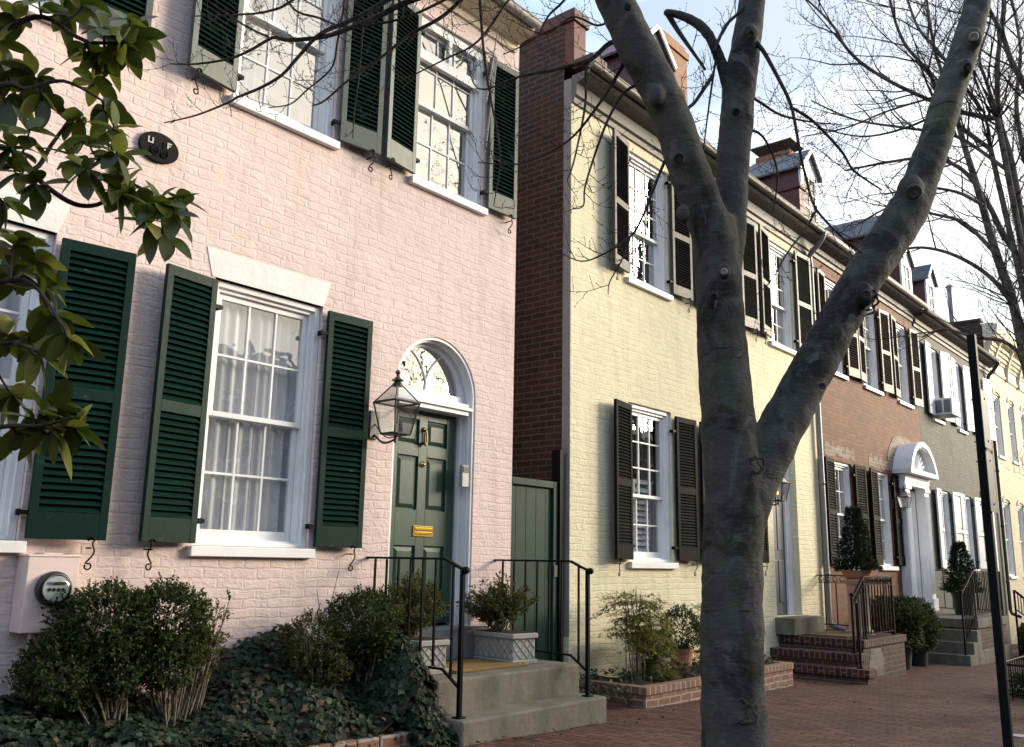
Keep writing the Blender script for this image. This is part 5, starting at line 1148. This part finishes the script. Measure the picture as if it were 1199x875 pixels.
def side_twigs(mb, pts, r0, step, L, buds=True, sag=.0, seg=3, prob=1, br=.0045, level=1, up=.3):
    acc = 0
    for i in range(1, len(pts)):
        dl = (pts[i]-pts[i-1]).length; acc += dl
        while acc > step:
            acc -= step*rnd.uniform(.7, 1.3)
            if rnd.random() > prob: continue
            t = (pts[i]-pts[i-1]).normalized(); o_ = rdir(); o_ = (o_-t*o_.dot(t)).normalized(); d = (t*.7+o_*.8+Vector((0,0,up))).normalized(); ln = L*rnd.uniform(.35, 1.1)
            q = [pts[i]]; n = 5
            for k in range(n): d = (d+rdir()*.22+Vector((0,0,.10))).normalized(); q.append(q[-1]+d*ln/n)
            mb.tube(q, [r0*(1-.65*k/n) for k in range(n+1)], seg, 0, False)
            if buds:
                bud(mb, q[-1], d, br)
                for k in range(1, n):
                    if rnd.random() < .75: bud(mb, q[k]+rdir()*r0*1.5, (d+rdir()*.8).normalized(), br*.75)
            if level > 1: side_twigs(mb, q, r0*.6, step*.55, L*.45, buds, sag, seg, prob, br*.85, level-1, up)
near = [ # thin branches of the street tree, traced in the photograph
 ([(760,-160,9),(640,-70,7),(560,-25,5.5),(480,1,4.6),(443,19,4.2),(405,35,3.6),(375,44,3.4),(335,47,3.0),(320,44,2.6),(293,59,2.3),(268,69,2),(230,75,1.6),(199,75,1)],4.3,4.9),
 ([(640,-120,6),(540,-45,4.5),(455,0,3.6),(415,22,3.3),(375,40,3.2),(350,66,2.8),(330,88,2.5),(305,103,2.3),(278,114,2),(268,120,1.7),(230,135,1.4),(192,144,.9)],4.4,4.9),
 ([(560,-20,3.4),(520,18,3),(480,41,2.7),(443,70,2.3),(413,90,1.9),(380,118,1.5),(365,124,.9)],4.5,4.8),
 ([(420,-60,3),(343,0,2.2),(315,13,2),(285,17,1.6),(228,19,1)],4.5,4.8),
 ([(320,-30,2),(343,10,1.8),(373,21,1.8),(400,31,1.8),(430,30,1.8),(480,19,2.0),(540,-10,2.4)],4.7,4.5),
 ([(225,-20,1.2),(243,0,1.4),(285,29,1.6),(315,44,2)],4.85,4.8),
 ([(410,-40,2),(403,5,1.8),(395,50,1.7),(388,80,1.5),(360,105,1.3),(340,122,1.1),(315,126,.8)],4.7,4.8),
 ([(425,30,1.4),(420,92,1.3),(415,130,1.1),(413,162,.7)],4.7,4.75),
 ([(560,-60,3),(562,0,2.4),(566,57,2.2),(574,113,1.9),(583,158,1.6),(585,196,1.3),(578,241,.8)],4.45,4.5),
 ([(757,78,5),(721,49,4.2),(691,70,3.4),(653,81,2.6),(608,90,1.8),(560,104,1.2),(545,60,.7)],4.1,4.4),
 ([(742,50,4),(728,79,3.4),(702,121,2.6),(664,166,1.9),(608,192,1.2),(560,190,.7)],4.1,4.5),
 ([(691,70,2.2),(686,84,2.2),(685,125,2),(672,189,1.5),(664,211,.8)],4.28,4.4),
 ([(772,92,2.8),(735,105,2.4),(714,136,2.2),(698,177,1.9),(685,219,1.5),(683,241,1.2),(670,245,.7)],4.13,4.3),
 ([(803,178,3),(784,178,2.6),(751,257,2.2),(736,279,1.8),(706,298,1.4),(680,306,1.1),(653,294,.6)],4.19,4.3),
 ([(738,278,1.6),(728,305,1.3),(714,330,1),(712,345,.6)],4.15,4.2),
 ([(690,-40,2.6),(661,0,2),(642,19,1.8),(627,45,1.4),(589,64,.8)],4.3,4.5),
 ([(720,20,2),(700,30,1.8),(670,20,1.6),(640,40,1.3),(610,30,.8)],4.2,4.4),
 ([(640,-40,2.4),(600,-5,2),(560,48,1.7),(520,70,1.3),(470,95,.9)],4.4,4.6),
 ([(885,50,4),(895,62,3.6),(913,95,3.2),(925,120,2.9),(931,145,2.7),(937,180,2.5),(943,205,2.3),(955,244,2.1),(987,279,1.9),(1010,297,1.2)],4.35,4.2),
 ([(925,125,2.6),(953,143,2.3),(985,177,2.1),(1000,200,1.8),(1033,223,1.2)],4.35,4.5),
 ([(956,246,2),(942,270,1.6),(922,296,1.3),(902,330,1),(880,350,.6)],4.25,4.1),
 ([(868,105,2.6),(890,120,2.2),(915,135,1.9),(950,143,1.4),(985,146,.8)],4.35,4.6),
 ([(870,150,2.4),(893,160,2),(910,200,1.6),(905,250,1)],4.35,4.5),
 ([(836,60,3),(850,30,2.6),(870,10,2.2),(900,-30,1.6)],4.3,4.4),
 ([(840,58,2),(835,90,1.8),(828,140,1.4),(822,190,.8)],4.35,4.6),
 ([(780,13,5),(790,30,4),(800,45,3.4),(812,62,2.6),(826,82,2)],4.36,4.36),
 ([(801,186,3.4),(802,135,3),(815,118,2.8),(835,88,3)],4.2,4.36),
 ([(1105,130,2.2),(1060,150,1.8),(1010,160,1.3),(960,150,.8)],4.7,4.9),
 ([(1085,200,2),(1120,190,1.6),(1160,160,1.2),(1199,150,.8)],4.7,4.9),
]
gn = {}
for P, d0, d1 in near:
    b = MB(); pts, rad = pxpath(P, d0, d1, 5); rad = [r*.75 for r in rad]; b.tube(pts, rad, 6); side_twigs(b, pts, .0026, .06, .20, True, 0, 3, .85, .0038, 2); b.build("branch", m_twig, T)
# upper crown of the street tree, above the picture
cr = MB(); keep_ = rnd; rnd = random.Random(77)
for P, d0, d1 in (([(690,-70,21),(650,-190,18),(600,-330,13),(560,-480,8),(540,-640,3)],TD-.32,TD-.7), ([(884,-60,17),(896,-200,14),(920,-360,10),(950,-520,6),(985,-680,2.5)],TD+.13,TD+.3), ([(1160,-90,14),(1185,-220,11),(1225,-380,8),(1280,-540,5),(1340,-680,2)],TD+.53,TD+1.0)):
    pts, rad = pxpath(P, d0, d1, 6); rad = [r*.86 for r in rad]; cr.tube(pts, rad, 10)
    for i in range(5, len(pts), 1):
        for _ in range(3):
            tt = (pts[i]-pts[i-1]).normalized(); o_ = rdir(); o_ = (o_-tt*o_.dot(tt)).normalized(); dd = (tt*.7+o_*.9+Vector((0,0,.35))).normalized(); ln = rnd.uniform(.7, 1.7); q = [pts[i]]; m = 7
            for k in range(m): dd = (dd+rdir()*.2+Vector((0,0,.06))).normalized(); q.append(q[-1]+dd*ln/m)
            cr.tube(q, [max(.003, min(.014, rad[min(i, len(rad)-1)]*.5)*(1-.7*k/m)) for k in range(m+1)], 5, 0, False); side_twigs(cr, q, .0034, .16, .38, True, 0, 3, .9, .0045, 2, .2)
cr.build("crown", m_bark, T, smooth=True); rnd = keep_
# ================================================================== bare trees down the street
def bare_tree(name, label, base, limbs, d, seed, trunk=None, dens=1.0, group=None):
    global rnd
    keep = rnd; rnd = random.Random(seed)
    T = thing(name, label, "tree", tuple(base), group); t = MB()
    top = Vector(base)+Vector((0,0,2.6)); t.tube(smooth_path([Vector(base)-Vector((0,0,.2)), Vector(base)+Vector((.02,0,.5)), top], 5), [.23,.2,.18,.17,.165,.16,.155,.15,.15,.14,.14], 12)
    cr = MB()
    for P, d0, d1 in limbs:
        pts, rad = pxpath(P, d0, d1, 5); rad = [r*.72 for r in rad]
        if P[0][2] >= 4: pts = [top-Vector((0,0,.4)), top.lerp(pts[0], .5)]+pts; rad = [rad[0]*1.4, rad[0]*1.2]+rad
        t.tube(pts, rad, 8)
        n = len(pts); L = sum((pts[i+1]-pts[i]).length for i in range(n-1)); acc = 0
        for i in range(2, n):
            acc += (pts[i]-pts[i-1]).length; st = .30/dens
            while acc > st:
                acc -= st*rnd.uniform(.6, 1.4); tt = (pts[i]-pts[i-1]).normalized(); o_ = rdir(); o_ = (o_-tt*o_.dot(tt)).normalized(); dd = (tt*.8+o_*.85+Vector((0,0,.15))).normalized(); ln = rnd.uniform(.5, 1.7); q = [pts[i]]; m = 7
                for k in range(m): dd = (dd+rdir()*.20+Vector((0,0,.05))).normalized(); q.append(q[-1]+dd*ln/m)
                r1 = min(rad[min(i, len(rad)-1)]*.6, .012); cr.tube(q, [max(.003, r1*(1-.7*k/m)) for k in range(m+1)], 4, 0, False)
                side_twigs(cr, q, .0036, .16, .42, True, 0, 3, .95, .008, 2, .12)
    t.build("trunk", m_twig2, T, smooth=True); cr.build("crown", m_twig, T); rnd = keep; return T
A_ = [([(1225,430,9),(1212,340,8),(1197,267,7),(1183,187,6),(1170,140,5),(1168,80,4),(1174,20,3.4),(1180,-40,2.6)],10,10.2),
 ([(1168,140,4.4),(1120,130,3.6),(1090,118,3.3),(1045,97,3),(1010,75,2.7),(990,55,2.4),(975,30,2),(945,0,1.6),(915,-20,1)],10,10.6),
 ([(1160,175,4),(1115,140,3.6),(1096,104,3.2),(1087,84,3),(1061,54,2.6),(1048,24,2.2),(1039,-10,1.6)],10.1,9.6),
 ([(1150,130,3),(1104,67,2.8),(1078,37,2.4),(1067,13,2),(1055,-25,1.4)],10.2,10.6),
 ([(1240,190,6),(1199,99,5),(1184,71,4.4),(1173,39,3.8),(1156,6,3),(1140,-40,2.2)],10,9.7),
 ([(1165,125,3),(1154,93,2.6),(1147,65,2.2),(1160,20,1.7),(1150,-20,1.2)],10,10.2),
 ([(1180,200,3.4),(1120,160,2.8),(1060,150,2.2),(1000,140,1.7),(950,118,1.2)],10,10.8),
 ([(1100,112,2),(1040,130,1.7),(990,150,1.4),(940,160,1)],10.3,10.8)]
B_ = [([(1240,560,11),(1213,470,9.5),(1196,400,8.2),(1185,350,7.5),(1165,293,6.6),(1145,222,5.4),(1126,160,4.4),(1117,125,3.6),(1095,60,2.6),(1085,0,1.8)],13,13.2),
 ([(1230,360,7),(1199,310,5.6),(1174,273,4.6),(1157,239,4),(1128,200,3.4),(1090,185,2.8),(1040,190,2.2),(990,200,1.5)],13,13.6),
 ([(1188,360,4),(1160,325,3.4),(1120,300,2.8),(1080,290,2.2),(1040,295,1.6),(1000,300,1)],13,13.8),
 ([(1168,300,3.6),(1130,262,3),(1090,250,2.4),(1050,240,1.8),(1005,262,1.2)],13,13.6),
 ([(1250,330,6),(1215,230,5),(1199,180,4.2),(1190,120,3.4),(1195,60,2.6),(1185,0,1.8)],13,12.6),
 ([(1200,420,3.6),(1175,400,3),(1140,395,2.4),(1105,385,1.8),(1080,395,1.2)],13,13.8),
 ([(1150,240,3),(1120,225,2.6),(1080,220,2),(1035,228,1.4)],13,13.5)]
p1 = at(1262, 690, 10); p2 = at(1300, 690, 13)
bare_tree("bare_tree", "bare twiggy street tree reaching in from the right above the pale sky", (p1.x, p1.y, gz(p1.x)), A_, 10, 11, dens=1.6)
bare_tree("bare_tree", "second bare street tree with pale curving limbs over the cream house cornice", (p2.x, p2.y, gz(p2.x)), B_, 13, 12, dens=1.4)
C_ = [([(0,0,0)],0,0)]
def wild_tree(label, base, seed, h=9.0):
    global rnd
    keep = rnd; rnd = random.Random(seed); T = thing("bare_tree", label, "tree", tuple(base)); t = MB(); base = Vector(base)
    def grow(p, d, L, r, lev):
        q = [p]; n = 5
        for k in range(n): d = (d+rdir()*.16+Vector((0,0,.06))).normalized(); q.append(q[-1]+d*L/n)
        t.tube(q, [r*(1-.4*k/n) for k in range(n+1)], 6 if lev < 2 else 4, 0, False)
        if lev >= 5: return
        for k in range(3 if lev else 4):
            o_ = rdir(); o_ = (o_-d*o_.dot(d)).normalized(); grow(q[-1] if k < 2 else q[3], (d*.75+o_*.7).normalized(), L*rnd.uniform(.6,.8), r*.55, lev+1)
    grow(base, Vector((0,0,1)), h*.3, .2, 0); t.build("trunk", m_twig2, T); rnd = keep
wild_tree("bare tree across the street facing the pink house", (2.5, -13.4, gz(2.5)-.05), 21); wild_tree("bare tree across the street facing the yellow house", (15, -13.4, gz(15)-.05), 22, 10)

# ================================================================== magnolia
mp0 = at(-190, 700, 3.1)
T = thing("magnolia", "evergreen magnolia reaching in with glossy leathery leaves before the pink wall", "tree", (mp0.x, mp0.y, gz(mp0.x)))
b = MB(); top = at(-190, 60, 3.1); mid = at(-200, 350, 3.1); b.tube(smooth_path([Vector((mp0.x, mp0.y, gz(mp0.x)-.1)), mid, top], 5), [.08-.004*i for i in range(11)], 10)
ML = [([(-190,120,8),(-100,70,6),(0,36,4),(50,20,3),(100,48,2.4),(150,50,1.4)],3.1,3.2), ([(-190,300,8),(-100,240,6),(0,196,4),(40,198,3),(60,170,2.4),(85,135,1.6)],3.1,3.3),
      ([(-190,310,8),(-100,220,6),(0,172,4),(50,215,3.2),(85,238,3),(113,240,2.6),(140,228,2.2),(170,245,1.8),(200,250,1.2)],3.1,3.4), ([(-190,420,7),(-100,360,5),(0,330,3.4),(40,335,2.4),(75,385,1.5)],3.1,3.0),
      ([(-190,540,7),(-100,520,5),(0,500,3),(50,498,2),(85,488,1.2)],3.1,3.0), ([(-190,470,7),(-100,430,5),(0,402,3),(45,412,1.6)],3.1,3.05), ([(0,100,3.6),(-100,140,5),(30,104,2.6),(75,95,2),(120,118,1.4)],3.1,3.25),
      ([(100,200,2.6),(130,185,2.2),(150,212,1.8),(190,230,1.4)],3.25,3.35), ([(150,235,2),(160,255,1.7),(200,290,1)],3.35,3.35)]
mlp = []
for P, d0, d1 in ML:
    if P[0][0] == 0: P = [P[1], P[0]]+P[2:]
    pts, rad = pxpath(P, d0, d1, 5); b.tube(pts, rad, 7); mlp += pts
f = MB(); tw = b
def mag_leaf(p, d, n, L, Wd, mi, droop):
    s = d.cross(n).normalized(); n = s.cross(d).normalized(); N = 9; rows_ = []
    for k in range(N+1):
        t = k/N; wv = Wd*max(0, math.sin(math.pi*min(1, t**.92)))**.72; c = p+d*(L*t)-Vector((0,0,1))*(droop*L*t*t)
        rows_ += [c+s*wv+n*wv*.22, c, c-s*wv+n*wv*.22]
    F = []
    for k in range(N): F += [(3*k, 3*k+1, 3*k+4, 3*k+3), (3*k+1, 3*k+2, 3*k+5, 3*k+4)]
    f.add(rows_, F, mi)
clus = [(18,25),(45,12),(75,18),(105,10),(120,42),(150,30),(165,45),(95,70),(12,95),(40,95),(115,100),(140,75),(15,130),(55,128),(125,140),(132,152),(35,160),(105,165),(20,205),(45,225),(80,190),(135,190),(142,212),(150,232),(185,238),(205,250),(175,268),(215,240),(195,280),(140,235),(120,75),(20,290),(15,325),(45,310),(60,345),(70,385),(40,398),(15,400),(82,412),(45,425),(15,470),(50,492),(75,486),(85,512),(60,515),(30,515),(10,180),(128,176),(100,210),(5,60),(5,250),(88,150)]
rc = random.Random(5)
for _ in range(75): clus.append((rc.uniform(-420, -25), rc.uniform(-260, 640)))
for (cx, cy) in clus:
    c = at(cx+rnd.uniform(-4,4), cy-8+rnd.uniform(-4,4), 3.18+rnd.uniform(-.18,.18)); j = min(mlp, key=lambda q: (q-c).length); far_ = (c-j).length
    if cx < -20 and far_ > .42: continue
    ax = (c-j); ax = ax.normalized() if ax.length > .02 else rdir()
    tw.tube(smooth_path([j, j.lerp(c, .5)-Vector((0,0,.015)), c], 3), [.006,.0055,.005,.0045,.004,.0035,.003], 5); a0 = rnd.uniform(0, 6.28)
    e1 = ax.orthogonal().normalized(); e2 = ax.cross(e1); n = rnd.randint(6, 9)
    for k in range(n):
        a = a0+2*math.pi*k/n+rnd.uniform(-.3,.3); o_ = e1*math.cos(a)+e2*math.sin(a); d = (o_*.9+ax*rnd.uniform(.1,.7)+Vector((0,0,-.22))).normalized(); up = (Vector((0,0,1))+ax*.5+rdir()*.5).normalized()
        mag_leaf(c-ax*rnd.uniform(0,.05), d, up, rnd.uniform(.075,.140), rnd.uniform(.024,.037), rnd.choices((0,1,2), (5,5,1.6))[0], rnd.uniform(.05,.4))
f.build("crown", m_mag, T, smooth=True); tw.build("trunk", m_twig, T, smooth=True)
